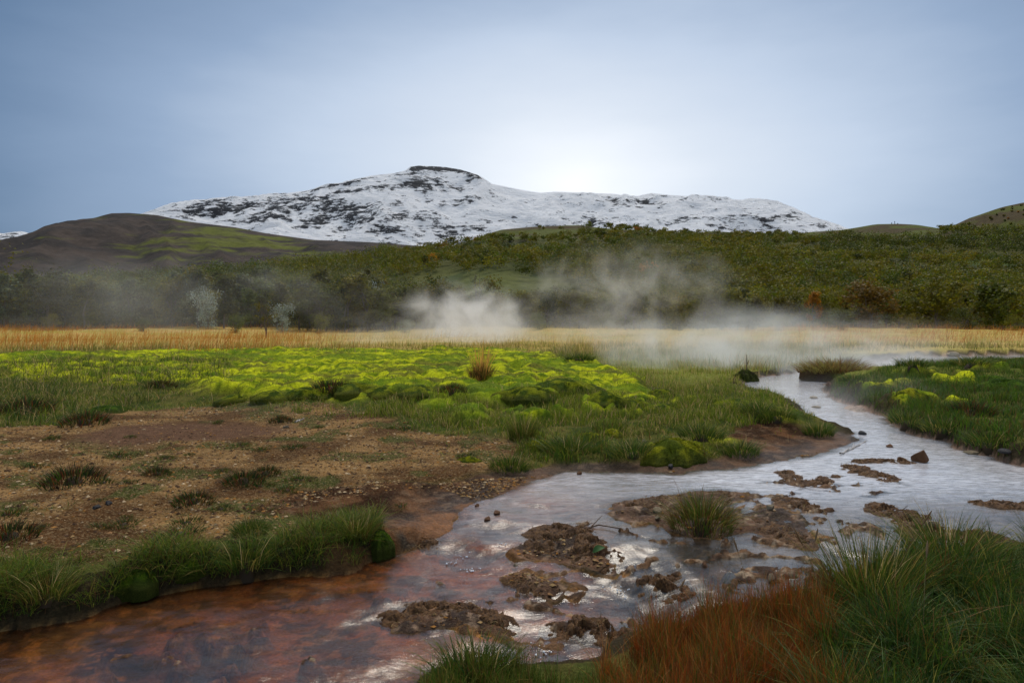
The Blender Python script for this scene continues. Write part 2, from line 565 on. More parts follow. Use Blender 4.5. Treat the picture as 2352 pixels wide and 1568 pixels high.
def ledge_field(x, y):
    """network of crust lines in the shallows, 0..1"""
    wx = x + 0.25 * (fbm(x * 2, y * 2, 131, 3) - 0.5)
    wy = y + 0.35 * (fbm(x * 2 + 9, y * 2, 132, 3) - 0.5)
    n = 1 - np.abs(2 * fbm(wx * 1.5, wy * 2.4, 133, 4, 0.55) - 1) * 1.9
    m = 1 - np.abs(2 * fbm(wx * 4.5, wy * 7.0, 134, 3) - 1) * 1.7
    f = 0.72 * n + 0.28 * m
    low = smooth(0.15, -0.35, poly_sd(SHOAL, x, y))
    return np.maximum(smooth(0.62, 0.95, f) * smooth(0.15, -0.25, poly_sd(LEDGE, x, y)), 0.80 * smooth(0.70, 0.98, f) * low)


def land_px(p):
    return march(lland, p)[:, :2]


GENTLE = land_px([(1000, 1180), (1040, 1220), (1150, 1160), (1300, 1100), (1600, 1100), (1850, 1070), (2000, 1020), (1960, 985), (1850, 965), (1780, 1000), (1600, 1050), (1300, 1060), (1000, 1100), (850, 1180)])
GRAVEL = land_px([(-500, 1000), (0, 985), (150, 975), (300, 942), (420, 934), (640, 938), (760, 930), (860, 950), (960, 985), (1090, 1000), (1180, 1020), (1200, 1060), (1130, 1085),
                  (1010, 1115), (880, 1125), (640, 1165), (720, 1215), (640, 1235), (540, 1250), (300, 1285), (0, 1320), (-500, 1400)])
MUD = land_px([(600, 1170), (700, 1130), (860, 1110), (1000, 1105), (1150, 1082), (1300, 1070), (1450, 1062), (1640, 1062), (1760, 1045), (1680, 1000), (1720, 960), (1800, 970), (1900, 985),
               (1960, 1000), (1975, 1015), (1920, 1040), (1800, 1060), (1600, 1085), (1300, 1088), (1150, 1140), (1060, 1180), (1010, 1240), (930, 1250), (880, 1215), (760, 1215)])
PATCH = land_px([(150, 1000), (300, 975), (480, 968), (620, 975), (720, 985), (640, 1008), (480, 1018), (300, 1030), (180, 1025)])
MOSS = land_px([(-500, 815), (0, 817), (300, 812), (600, 806), (900, 804), (1180, 806), (1290, 822), (1370, 845), (1450, 872), (1500, 900), (1470, 915), (1350, 905), (1200, 920), (1040, 915), (900, 922),
                (640, 928), (480, 920), (440, 885), (300, 880), (150, 880), (0, 870), (-500, 880)])


MIDL = land_px([(950, 930), (1300, 905), (1520, 900), (1680, 895), (1830, 945), (1800, 985), (1640, 1020), (1560, 1045), (1300, 1035), (1180, 1010), (1050, 965)])
RBANK = land_px([(1930, 900), (1990, 872), (2100, 850), (2400, 850), (2400, 960), (2150, 960), (2000, 930)])


def shore_sd(x, y):
    """> 0 on land, < 0 in water, with a ragged edge."""
    sd = poly_sd(WATER, x, y)
    for isl in ISLANDS:
        sd = np.maximum(sd, -poly_sd(isl, x, y))
    sc = np.clip(y / 8.0, 0.35, 3)
    return sd + (fbm(x * 3.1, y * 3.1, 5, 4) - 0.5) * 0.28 * sc ** 0.6


def height(x, y, detail=True):
    """-> z, water level, shore distance, masks"""
    w = wlev(x, y)
    l = lland(x, y)
    sd = shore_sd(x, y)
    near = (y < 60) & (y > 0.3) & (np.abs(x) < 60)
    gsd = poly_sd(GENTLE, x, y)
    isl = np.full(x.shape, 1e3)
    for p in ISLANDS:
        isl = np.minimum(isl, poly_sd(p, x, y))
    on_isl = smooth(0.06, -0.02, isl)
    gentle = smooth(0.3, -0.3, gsd)
    bw = 0.09 + 0.022 * y + gentle * 1.5
    rise = np.maximum(l - w, 0.03)
    rise = rise * (1 - on_isl) + (-0.02 + 0.038 * smooth(0.40, 0.50, fbm(x * 5, y * 8, 31, 4)) + 0.03 * fbm(x * 16, y * 20, 32, 3)) * on_isl
    up = np.clip(sd / bw, 0, 1)
    up = up * (2 - up)
    z_land = w + rise * up + 0.004
    dep = 0.10 * (1 - np.exp(np.minimum(sd, 0) / 0.35))
    z_bed = w - dep - 0.004
    led = ledge_field(x, y)
    z_bed = z_bed + led * np.clip(w + 0.026 - z_bed, 0, None) + led * (fbm(x * 17, y * 22, 135, 3) - 0.5) * 0.05
    z = np.where(sd > 0, z_land, z_bed)
    bed_n = (fbm(x * 5, y * 5, 71, 4) - 0.5) * 0.055 * smooth(0.0, -0.3, sd) * (1 - led)
    z = z + bed_n
    mossd = poly_sd(MOSS, x, y)
    jag = (fbm(x * 0.9, y * 0.9, 41, 4) - 0.5) * (0.5 + 0.09 * y)
    moss = smooth(0.25, -0.25, mossd + jag) * (sd > 0)
    grav = smooth(0.15, -0.15, poly_sd(GRAVEL, x, y) + jag * 0.5) * (sd > 0)
    mud = smooth(0.12, -0.12, poly_sd(MUD, x, y) + jag * 0.35) * (sd > 0)
    mud = np.maximum(mud, smooth(0.30, 0.05, sd - gentle * 0.25) * (sd > 0) * np.clip(gentle + on_isl + 0.35, 0, 1))
    mud = np.maximum(mud, on_isl * (sd > 0))
    mid = smooth(0.3, -0.3, poly_sd(MIDL, x, y)) * smooth(0.52, 0.60, fbm(x * 0.9, y * 0.9, 43, 4)) * (sd > 0.15)
    mid = np.maximum(mid, smooth(0.3, -0.3, poly_sd(RBANK, x, y)) * smooth(0.60, 0.68, fbm(x * 0.8, y * 0.8, 44, 3)))
    moss = np.maximum(moss, mid)
    grav = grav * (1 - mud)
    moss = moss * (1 - grav) * (1 - mud)
    patch = smooth(0.2, -0.4, poly_sd(PATCH, x, y) + jag * 0.5)
    if detail:
        # cushions of moss
        wx = x + 0.5 * (fbm(x * 0.8, y * 0.8, 3, 3) - 0.5)
        wy = y + 0.9 * (fbm(x * 0.8 + 5, y * 0.8, 4, 3) - 0.5)
        d1 = worley(wx * 1.3, wy * 0.95, 11)
        d2 = worley(wx * 3.4, wy * 2.6, 12)
        p1 = np.sqrt(np.clip(1 - (d1 / 0.78) ** 2, 0, 1))
        p2 = np.sqrt(np.clip(1 - (d2 / 0.8) ** 2, 0, 1))
        z = z + moss * ((p1 * 0.26 * (0.5 + fbm(x * 0.6, y * 0.6, 17, 3)) + p2 * 0.11 - 0.15 + 0.10 * (fbm(x * 6, y * 6, 18, 3) - 0.5)) * (0.4 + 0.6 * smooth(50, 16, y)) + (fbm(x * 0.35, y * 0.35, 9, 3) - 0.5) * 0.25)
        grassy = (1 - moss) * (1 - grav) * (1 - mud) * smooth(0.1, 0.6, sd)
        z = z + grassy * ((fbm(x * 1.1, y * 1.1, 13, 4) - 0.5) * 0.16)
        z = z + grav * (fbm(x * 2.2, y * 2.2, 14, 4) - 0.5) * 0.05
        z = z + mud * ((fbm(x * 6, y * 6, 15, 4) - 0.5) * 0.045 + (np.abs(fbm(x * 14, y * 14, 16, 3) - 0.5)) * 0.02) * smooth(0, 0.12, sd)
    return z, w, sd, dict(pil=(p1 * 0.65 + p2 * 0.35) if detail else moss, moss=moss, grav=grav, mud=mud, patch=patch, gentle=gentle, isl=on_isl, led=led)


def gz(x, y):
    x = np.atleast_1d(np.asarray(x, float))
    y = np.atleast_1d(np.asarray(y, float))
    return height(x, y)[0]


def gp(u, v):
    """ground point seen at photo position u, v"""
    return march(lambda x, y: height(x, y)[0], [(u, v)], n=420)[0]


def gps(uv):
    return march(lambda x, y: height(x, y)[0], uv, n=420)


# ------------------------------------------------------------------ the ground sheet
A_FINE = np.radians(np.linspace(-47, 47, 530))
A_BACK = np.radians(np.linspace(47, 313, 60))[1:-1]
ANG = np.concatenate([A_FINE, A_BACK])
RAD = np.concatenate([np.linspace(0.3, 2.3, 12), np.geomspace(2.35, 9, 330), np.geomspace(9.07, 35, 190), np.geomspace(35.7, 120, 60), np.geomspace(124, 6000, 26)])
NA, NR = len(ANG), len(RAD)
RR, AA = np.meshgrid(RAD, ANG, indexing='ij')
GX, GY = (RR * np.sin(AA)).ravel(), (RR * np.cos(AA)).ravel()
gh, gw, gsd_, gm = height(GX, GY)


def lerp(a, b, f):
    return a + (b - a) * f[:, None]


def C(*c):
    return np.array(c)[None, :]


n_lo = fbm(GX * 0.7, GY * 0.7, 21, 4)
n_mid = fbm(GX * 3.0, GY * 3.0, 22, 4)
n_hi = fbm(GX * 11.0, GY * 11.0, 23, 3)
col = lerp(C(0.050, 0.065, 0.014), C(0.11, 0.10, 0.025), smooth(0.35, 0.65, n_mid))        # turf
far = smooth(28, 36, GY - 14 * (fbm(GX * 0.10, GY * 0.02, 80, 4) - 0.5))
pale = smooth(15, 20, GY) * (1 - far) * smooth(2.0, 4.5, GX) * smooth(16, 12, GX)
col = lerp(col, C(0.20, 0.21, 0.04), pale)
col = lerp(col, lerp(C(0.36, 0.30, 0.07), C(0.50, 0.34, 0.11), smooth(.3, .7, n_lo)), far)
mossc = lerp(C(0.085, 0.135, 0.006), C(0.44, 0.46, 0.012), smooth(0.34, 0.60, 0.6 * n_mid + 0.4 * n_hi))
mossc = lerp(mossc, C(0.095, 0.090, 0.020), 0.8 * smooth(0.54, 0.66, fbm(GX * 1.1, GY * 2.6, 27, 5)))
mossc = lerp(mossc, C(0.10, 0.16, 0.010), 0.7 * smooth(0.5, 0.6, fbm(GX * 0.5, GY * 1.0, 29, 4)))
mossc = lerp(C(0.090, 0.105, 0.012), mossc, smooth(0.15, 0.6, gm['pil']))  # hollows between cushions darkened: their shade is put into the moss colour
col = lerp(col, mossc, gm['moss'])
gravc = lerp(C(0.085, 0.040, 0.015), C(0.255, 0.145, 0.055), smooth(0.38, 0.60, fbm(GX * 1.1, GY * 1.7, 63, 4)))
gravc = gravc * (0.7 + 0.6 * n_mid)[:, None]
gravc = lerp(gravc, C(0.115, 0.058, 0.032), gm['patch'])
gravc = lerp(gravc, C(0.055, 0.065, 0.014), 0.85 * smooth(0.54, 0.66, fbm(GX * 1.9, GY * 1.9, 28, 4)) * (1 - gm['patch']))
col = lerp(col, gravc, gm['grav'])
mudc = lerp(C(0.034, 0.015, 0.007), C(0.120, 0.055, 0.024), smooth(0.35, 0.7, n_mid))
mudc = lerp(mudc, C(0.24, 0.15, 0.09), smooth(0.62, 0.72, n_hi) * (0.35 + 0.65 * gm['isl']))
col = lerp(col, mudc, gm['mud'])
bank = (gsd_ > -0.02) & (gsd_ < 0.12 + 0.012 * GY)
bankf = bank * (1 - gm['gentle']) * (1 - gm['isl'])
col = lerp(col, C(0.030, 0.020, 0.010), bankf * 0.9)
rust = np.exp(-((GX + 0.55) / 0.8) ** 2 - ((GY - 6.1) / 1.1) ** 2) * smooth(0.7, 0.05, gsd_) * smooth(0.35, 0.55, n_mid)
col = lerp(col, C(0.22, 0.085, 0.024), np.clip(rust, 0, 1) * 0.9)
# the stream bed: brown silt with orange mats
bed = smooth(0.02, -0.04, gsd_)
orange = smooth(0.42, 0.66, fbm(GX * 2.3, GY * 2.3, 61, 4))
near_orange = np.exp(-(((GX + 0.35) / 1.3) ** 2 + ((GY - 5.6) / 1.4) ** 2))
bedc = lerp(C(0.11, 0.050, 0.018), C(0.42, 0.17, 0.030), np.clip(orange * 0.55 + near_orange * 0.9, 0, 1))
bedc = lerp(bedc, C(0.040, 0.020, 0.012), smooth(0.46, 0.60, fbm(GX * 4, GY * 7, 62, 5)) * 0.85)
bedc = lerp(bedc, C(0.40, 0.21, 0.07), smooth(0.56, 0.66, fbm(GX * 12, GY * 18, 63, 4)) * 0.7)
bedc = lerp(bedc, C(0.42, 0.34, 0.28), smooth(6.5, 9.0, GY) * 0.75)
shoal = smooth(-0.25, 0.0, gsd_) * smooth(6.0, 8.0, GY) * bed
bedc = lerp(bedc, C(0.20, 0.085, 0.045), shoal * 0.8)
col = lerp(col, bedc, bed)
ledc = lerp(C(0.040, 0.017, 0.006), C(0.15, 0.072, 0.028), smooth(0.35, 0.65, n_hi))
ledc = lerp(ledc, C(0.30, 0.21, 0.13), smooth(0.60, 0.70, fbm(GX * 19, GY * 19, 136, 3)))
col = lerp(col, ledc, smooth(0.35, 0.7, gm['led']) * bed)
wet = np.clip(gm['mud'] * smooth(0.9, 0.1, gsd_) + bed + 0.15 * gm['patch'] * gm['grav'], 0, 1)

i0 = np.arange(NR - 1)[:, None] * NA
j0 = np.arange(NA)[None, :]
j1 = (j0 + 1) % NA
quads = np.stack([i0 + j0, i0 + j1, i0 + NA + j1, i0 + NA + j0], -1).reshape(-1, 4)
gv = np.stack([GX, GY, gh], 1)
# a cap under the camera
gv = np.vstack([gv, [[0, 0, gh[:NA].mean()]]])
cap = np.stack([np.arange(NA), (np.arange(NA) + 1) % NA, np.full(NA, len(gv) - 1)], 1)[:, ::-1]
ext = lambda a: np.append(a, a[0])
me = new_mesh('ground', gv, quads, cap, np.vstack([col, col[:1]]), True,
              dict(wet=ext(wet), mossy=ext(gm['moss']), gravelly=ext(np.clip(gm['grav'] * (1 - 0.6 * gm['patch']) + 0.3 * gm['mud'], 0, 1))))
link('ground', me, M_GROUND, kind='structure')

# ------------------------------------------------------------------ the stream
keep = (gsd_ < 0.14).reshape(NR, NA) & (RR > 0.9) & (RR < 60) & (np.abs(((AA + math.pi) % (2 * math.pi)) - math.pi) < math.radians(60))
qk = keep.ravel()[quads].any(1)
wq = quads[qk]
used, inv = np.unique(wq, return_inverse=True)
wx_, wy_ = GX[used], GY[used]
wl = gw[used]
# fall lines: turbulence where the level drops
eps = 0.06
slope = np.hypot(wlev(wx_ + eps, wy_) - wlev(wx_ - eps, wy_), wlev(wx_, wy_ + eps) - wlev(wx_, wy_ - eps)) / (2 * eps)
turb = np.clip(smooth(0.02, 0.16, slope) + 0.12 * smooth(8, 5, wy_) + 0.35 * smooth(0.9, -0.4, wx_) * smooth(6.6, 5.6, wy_), 0, 1)
wz = wl + (fbm(wx_ * 3.5, wy_ * 6.0, 81, 4) - 0.5) * (0.012 + 0.028 * turb) * smooth(30, 12, wy_)
sheen_silt_amt = 0.80 * smooth(6.3, 8.5, wy_) * smooth(-2.2, -0.3, wx_ + 0.0 * wy_)  # upper stream: reflected sky painted in as pale diffuse colour
sheen_silt_amt = np.clip(sheen_silt_amt + 0.42 * np.exp(-(((wx_ - 0.3) / 0.9) ** 2 + ((wy_ - 6.6) / 1.1) ** 2)), 0, 0.85)
sheen_silt_amt = np.clip(sheen_silt_amt + 0.35 * turb * smooth(0.45, 0.62, fbm(wx_ * 6, wy_ * 9, 83, 4)), 0, 0.9)
sheen_silt_amt = np.clip(sheen_silt_amt + 0.45 * smooth(1.0, 2.6, wx_) * smooth(4.5, 5.4, wy_), 0, 0.85)
lowl = smooth(0.9, -0.4, wx_) * smooth(6.6, 5.6, wy_)
sheen_silt_amt = np.clip(sheen_silt_amt * (1 - 0.5 * lowl) + 0.15 * lowl * (0.4 + 1.2 * fbm(wx_ * 3, wy_ * 5, 84, 4)), 0, 0.9)
sheen_silt_amt = sheen_silt_amt * smooth(0.02, -0.16, gsd_[used]) * (1 - 0.9 * smooth(0.25, 0.6, gm['led'][used]))
sheen_silt = lerp(C(0.62, 0.61, 0.63), C(0.105, 0.050, 0.018), lowl)  # pale tone imitates sky reflection; the lowl tone is real brown sediment
sheen_silt = lerp(sheen_silt, C(0.32, 0.135, 0.030), lowl * smooth(0.5, 0.66, fbm(wx_ * 2.2, wy_ * 3.4, 85, 5)))
sheen_silt = lerp(sheen_silt, C(0.36, 0.27, 0.22), (1 - lowl) * np.exp(-(((wx_ - 0.2) / 1.0) ** 2 + ((wy_ - 6.4) / 1.2) ** 2)))
sheen_silt = lerp(sheen_silt, C(0.30, 0.26, 0.23), (1 - lowl) * smooth(6.9, 6.0, wy_))
sheen_silt = lerp(sheen_silt, C(0.16, 0.15, 0.145), smooth(0.5, 1.0, wx_) * smooth(5.4, 4.6, wy_))
tint = lerp(C(0.85, 0.64, 0.42), C(0.62, 0.66, 0.62), smooth(0.2, 1.2, wx_))
me = new_mesh('stream', np.stack([wx_, wy_, wz], 1), inv.reshape(-1, 4), None, tint, True, dict(sheen_silt_amt=sheen_silt_amt, turb=turb))
sa_ = me.attributes.new('sheen_silt', 'FLOAT_COLOR', 'POINT')
sa_.data.foreach_set('color', np.hstack([sheen_silt, np.ones((len(sheen_silt), 1))]).astype(np.float32).ravel())
link('stream', me, M_WATER, kind='structure')
del RR, AA


# ------------------------------------------------------------------ far ground: mountain, dark hill, wooded hill
def ridge_fn(pts):
    P = np.array(sorted(pts), float)
    return lambda u: np.interp(u, P[:, 0], P[:, 1])


def grid_quads(ny, nx):
    i = np.arange(ny - 1)[:, None] * nx
    j = np.arange(nx - 1)[None, :]
    return np.stack([i + j, i + j + 1, i + nx + j + 1, i + nx + j], -1).reshape(-1, 4)


def hill_heights(X, Y, ridge, y0, yr, power, base, back):
    """ridge line at distance yr with the outline of the photo; slope down to y0 in front, falling away behind"""
    u = CX + F * X / yr
    zr = H + yr * (HV - ridge(u)) / F
    t = np.clip((yr - Y) / (yr - y0), 0, 1)
    zf = base + (zr - base) * (1 - t) ** power
    zb = zr - (zr - base) * np.clip((Y - yr) / back, 0, 1) ** 1.3
    return np.where(Y <= yr, zf, zb), zr


MT = [(-900, 600), (-500, 560), (-100, 543), (0, 538), (25, 533), (50, 531), (72, 536), (130, 535), (200, 530), (300, 510), (365, 494), (398, 483), (435, 468), (494, 457), (530, 451), (578, 453), (615, 450), (663, 443), (707, 437),
      (755, 424), (799, 418), (810, 413), (854, 403), (909, 397), (932, 391), (943, 382), (965, 380), (1020, 383), (1057, 389), (1094, 400), (1106, 406), (1130, 422), (1204, 437), (1241, 443), (1276, 440),
      (1348, 443), (1409, 445), (1435, 449), (1466, 450), (1496, 443), (1526, 447), (1576, 450), (1640, 450), (1659, 456), (1709, 459), (1758, 465), (1781, 475), (1804, 490), (1838, 502), (1866, 514), (1888, 530),
      (1930, 552), (2200, 590), (2700, 640), (3300, 650)]
YR = 2600.0
xs = np.linspace(-2300, 2300, 760)
ys = np.concatenate([np.linspace(1300, 2560, 135), np.linspace(2575, 2700, 12), np.linspace(2750, 3400, 8)])
MX, MY = np.meshgrid(xs, ys)
MX, MY = MX.ravel(), MY.ravel()
mz, mzr = hill_heights(MX, MY, ridge_fn(MT), 1250, YR, 1.15, -5.0, 900)
amp = smooth(0, 150, np.abs(MY - YR)) * np.clip(mzr / 300, 0.2, 1)
rough = (np.abs(fbm(MX / 260, MY / 320, 91, 6) - 0.5) * -2 + 0.35)
bands = np.sin(mz / 17.0 + 5 * fbm(MX / 500, MY / 500, 92, 3))
mz2 = mz + amp * (rough * 95 + bands * 4.5 * smooth(0.45, 0.7, fbm(MX / 180, MY / 260, 93, 4)))
Zg = mz2.reshape(len(ys), len(xs))
steep = np.gradient(Zg, axis=0) / np.gradient(ys)[:, None]
curv = np.gradient(np.gradient(Zg, axis=1), axis=1)
steep = ((steep - steep.mean()) / (steep.std() + 1e-6)).ravel()
curv = (curv / (curv.std() + 1e-6)).ravel()
phase = np.cos(mz / 17.0 + 5 * fbm(MX / 500, MY / 500, 92, 3))
mu = CX + F * MX / MY
mv = HV - F * (mz2 - H) / MY
rock = 0.215 * np.ones_like(MX) + 0.22 * (fbm(MX / 330, mz / 60, 94, 5) - 0.5) * 2
PATCHES = [(429, 496, 22, 6), (534, 483, 38, 7), (580, 470, 60, 6), (645, 477, 44, 9), (690, 457, 40, 5), (755, 459, 32, 6), (836, 437, 60, 7), (810, 481, 40, 11), (891, 466, 52, 10),
           (887, 501, 66, 9), (733, 503, 16, 13), (1068, 459, 44, 7), (884, 527, 44, 4), (1433, 466, 30, 8), (1393, 460, 34, 5), (1614, 492, 21, 7), (1785, 500, 46, 9),
           (1743, 475, 26, 6), (1363, 502, 10, 12), (1264, 460, 9, 7), (1891, 519, 16, 7), (965, 420, 40, 16), (740, 480, 60, 8), (780, 500, 40, 8), (480, 465, 40, 6), (600, 500, 40, 8), (1290, 485, 16, 6),
           (1500, 470, 40, 5), (1560, 500, 40, 5), (1180, 500, 14, 6), (1680, 500, 30, 6), (30, 537, 30, 5)]
for (pu, pv, ru, rv) in PATCHES:
    q = ((mu - pu) / ru) ** 2 + ((mv - pv - (mu - pu) * -0.10) / rv) ** 2
    rock += 0.30 * np.exp(-q * 0.9)
rock += 0.07 * np.clip(steep, -2, 2.5) + 0.05 * np.clip(curv, -2, 2) + 0.12 * smooth(0.3, 1.0, phase) * smooth(0.42, 0.6, fbm(MX / 180, MY / 260, 93, 4)) - 0.05
rock += 0.07 * smooth(1150, 700, mu)
rock -= 0.10 * np.exp(-((mu - 1190) / 90) ** 2)
rock += 0.14 * smooth(520, 560, mv)
cap_band = smooth(935, 950, mu) * smooth(1112, 1100, mu)
cap_y = np.interp(mu, [940, 965, 1020, 1057, 1094, 1106], [388, 386, 388, 394, 404, 408])
rock += 0.75 * cap_band * np.exp(-((mv - cap_y) / 5.0) ** 2)
rid_v = ridge_fn(MT)(mu)
rock += 0.30 * np.exp(-((mv - rid_v - 3) / 4.0) ** 2) * smooth(940, 820, mu) * smooth(560, 760, mu)
me = new_mesh('mountain', np.stack([MX, MY, mz2], 1), grid_quads(len(ys), len(xs)), None, None, True, dict(rock=rock))
link('mountain', me, mountain_material(), kind='structure', label='snow-covered mountain with dark rock bands and a flat cliff-capped summit')

# dark hill with moss on its flank
LH = [(-900, 640), (-400, 600), (-150, 570), (0, 554), (90, 549), (151, 533), (202, 518), (227, 502), (252, 490), (295, 489), (360, 494), (432, 509), (540, 522), (612, 536), (720, 551), (847, 556), (915, 561), (1040, 572), (1200, 590), (1500, 640), (2000, 700)]
YL = 640.0
xs = np.linspace(-800, 300, 330)
ys = np.concatenate([np.linspace(300, 640, 110), np.linspace(650, 1000, 10)])
HX, HY = [a.ravel() for a in np.meshgrid(xs, ys)]
hz, hzr = hill_heights(HX, HY, ridge_fn(LH), 290, YL, 0.95, -2.0, 500)
amp = smooth(0, 60, np.abs(HY - YL))
gul = np.abs(fbm(HX / 42 + HY / 90, HY / 160, 101, 5) - 0.5) * -2
hz = hz + amp * (gul * 15 + 4.5 * fbm(HX / 30, HY / 30, 102, 4))
hu = CX + F * HX / HY
hv = HV - F * (hz - H) / HY
g = fbm(HX / 60 + hz / 60, hz / 9, 103, 5)
gr = np.exp(-((hu - 560) / 190) ** 2) * np.exp(-((hv - (505 + 0.16 * (hu - 300))) / 32) ** 2)
gr = np.maximum(gr, 0.6 * np.exp(-((hu - 380) / 130) ** 2 - ((hv - 580) / 40) ** 2))
g = fbm(HX / 34 + hz / 30, hz / 4.5, 103, 6, 0.62)
green = smooth(0.50, 0.64, g * (0.72 + 0.38 * gr) + 0.10 * gr)
hc = lerp(C(0.034, 0.028, 0.025), C(0.060, 0.045, 0.036), smooth(0.35, 0.65, fbm(HX / 20, HY / 20, 104, 4)))
hc = lerp(hc, C(0.105, 0.115, 0.014), green * 0.85)
me = new_mesh('hill', np.stack([HX, HY, hz], 1), grid_quads(len(ys), len(xs)), None, hc, True)
link('hill', me, vcol_material('scree_and_moss', 0.15, 0.35, 0.95, 2.0), kind='structure', label='dark bare hill with streaks of green moss below the snowy mountain')

# wooded hill
RH = [(-900, 700), (0, 690), (300, 672), (600, 640), (800, 606), (900, 590), (1000, 575), (1059, 560), (1113, 540), (1149, 528), (1221, 521), (1329, 517), (1383, 524), (1437, 527), (1545, 535), (1603, 535), (1637, 531), (1688, 534), (1834, 537), (1858, 533),
      (1926, 529), (1960, 524), (2011, 515), (2062, 514), (2103, 516), (2147, 525), (2198, 522), (2225, 514), (2266, 490), (2300, 476), (2352, 465), (2600, 440), (3200, 480), (3600, 560)]
YH, YH0 = 390.0, 108.0


def wood_height(x, y):
    z, zr = hill_heights(x, y, ridge_fn(RH), YH0, YH, 1.05, -0.3, 260)
    a = smooth(0, 25, np.abs(y - YH)) * smooth(YH0, YH0 + 40, y)
    return z + a * (fbm(x / 30, y / 30, 111, 4) - 0.5) * 5.0


xs = np.linspace(-420, 620, 330)
ys = np.concatenate([np.linspace(100, 390, 150), np.linspace(394, 650, 22)])
RX, RY = [a.ravel() for a in np.meshgrid(xs, ys)]
rz = wood_height(RX, RY)
ru, rv = CX + F * RX / RY, HV - F * (rz - H) / RY
rc = lerp(C(0.035, 0.042, 0.010), C(0.075, 0.072, 0.015), smooth(0.35, 0.65, fbm(RX / 14, RY / 14, 112, 4)))
topg = smooth(560, 545, rv) * smooth(1040, 1120, ru)
rc = lerp(rc, lerp(C(0.075, 0.085, 0.012), C(0.060, 0.042, 0.016), smooth(0.45, 0.6, fbm(RX / 18, rz / 2.5, 113, 4))), topg)
meadow = np.exp(-((ru - 1130) / 190) ** 2 - ((rv - 660) / 50) ** 2)
rc = lerp(rc, lerp(C(0.050, 0.070, 0.014), C(0.085, 0.095, 0.02), smooth(0.4, 0.6, fbm(RX / 9, RY / 14, 114, 4))), np.clip(meadow * 1.2, 0, 1))
strip = np.exp(-((ru - 2290) / 90) ** 2 - ((rv - 603) / 7) ** 2) + np.exp(-((ru - 1810) / 60) ** 2 - ((rv - 579) / 6) ** 2) + np.exp(-((ru - 1250) / 90) ** 2 - ((rv - 572) / 9) ** 2)
rc = lerp(rc, C(0.050, 0.085, 0.012), np.clip(strip, 0, 1))
me = new_mesh('hillside', np.stack([RX, RY, rz], 1), grid_quads(len(ys), len(xs)), None, rc, True)
link('hillside', me, vcol_material('hillside_turf', 0.6, 0.4, 0.95, 0.6), kind='structure', label='low hill covered in birch wood with open grass along its crest')


def far_ground(x, y):
    return np.maximum(gz(x, y), wood_height(np.atleast_1d(np.asarray(x, float)), np.atleast_1d(np.asarray(y, float))))


# ------------------------------------------------------------------ trees
def tube(path, radii, sides=5):
    path = np.asarray(path, float)
    V, Q = [], []
    for i, p in enumerate(path):
        d = path[min(i + 1, len(path) - 1)] - path[max(i - 1, 0)]
        d = d / (np.linalg.norm(d) + 1e-9)
        a = np.cross(d, [0.3, 1, 0.1])
        a /= np.linalg.norm(a) + 1e-9
        b = np.cross(d, a)
        for k in range(sides):
            an = 2 * math.pi * k / sides
            V.append(p + radii[i] * (math.cos(an) * a + math.sin(an) * b))
    for i in range(len(path) - 1):
        for k in range(sides):
            k2 = (k + 1) % sides
            Q.append([i * sides + k, i * sides + k2, (i + 1) * sides + k2, (i + 1) * sides + k])
    return np.array(V), np.array(Q)


def join(parts):
    V, Q, n = [], [], 0
    for v, q in parts:
        V.append(v)
        Q.append(q + n)
        n += len(v)
    return np.vstack(V), np.vstack(Q)


def leaf_frame(out, r, k=0.55):
    """two axes across leaves that face roughly outwards"""
    n = len(out)
    nn = out / (np.linalg.norm(out, axis=1)[:, None] + 1e-9) + r.normal(size=(n, 3)) * k
    nn /= np.linalg.norm(nn, axis=1)[:, None]
    d = r.normal(size=(n, 3))
    d -= nn * (d * nn).sum(1)[:, None]
    d /= np.linalg.norm(d, axis=1)[:, None]
    return d, np.cross(nn, d)


def leaf_quads(P, size, r, aspect=0.6, out=None):
    n = len(P)
    d, e = leaf_frame(r.normal(size=(n, 3)) if out is None else out, r)
    s = (size * (0.6 + 0.8 * r.random(n)))[:, None]
    V = np.stack([P - d * s * 0.5, P + e * s * 0.5 * aspect, P + d * s * 0.5, P - e * s * 0.5 * aspect], 1).reshape(-1, 3)
    return V, np.arange(4 * n).reshape(-1, 4)


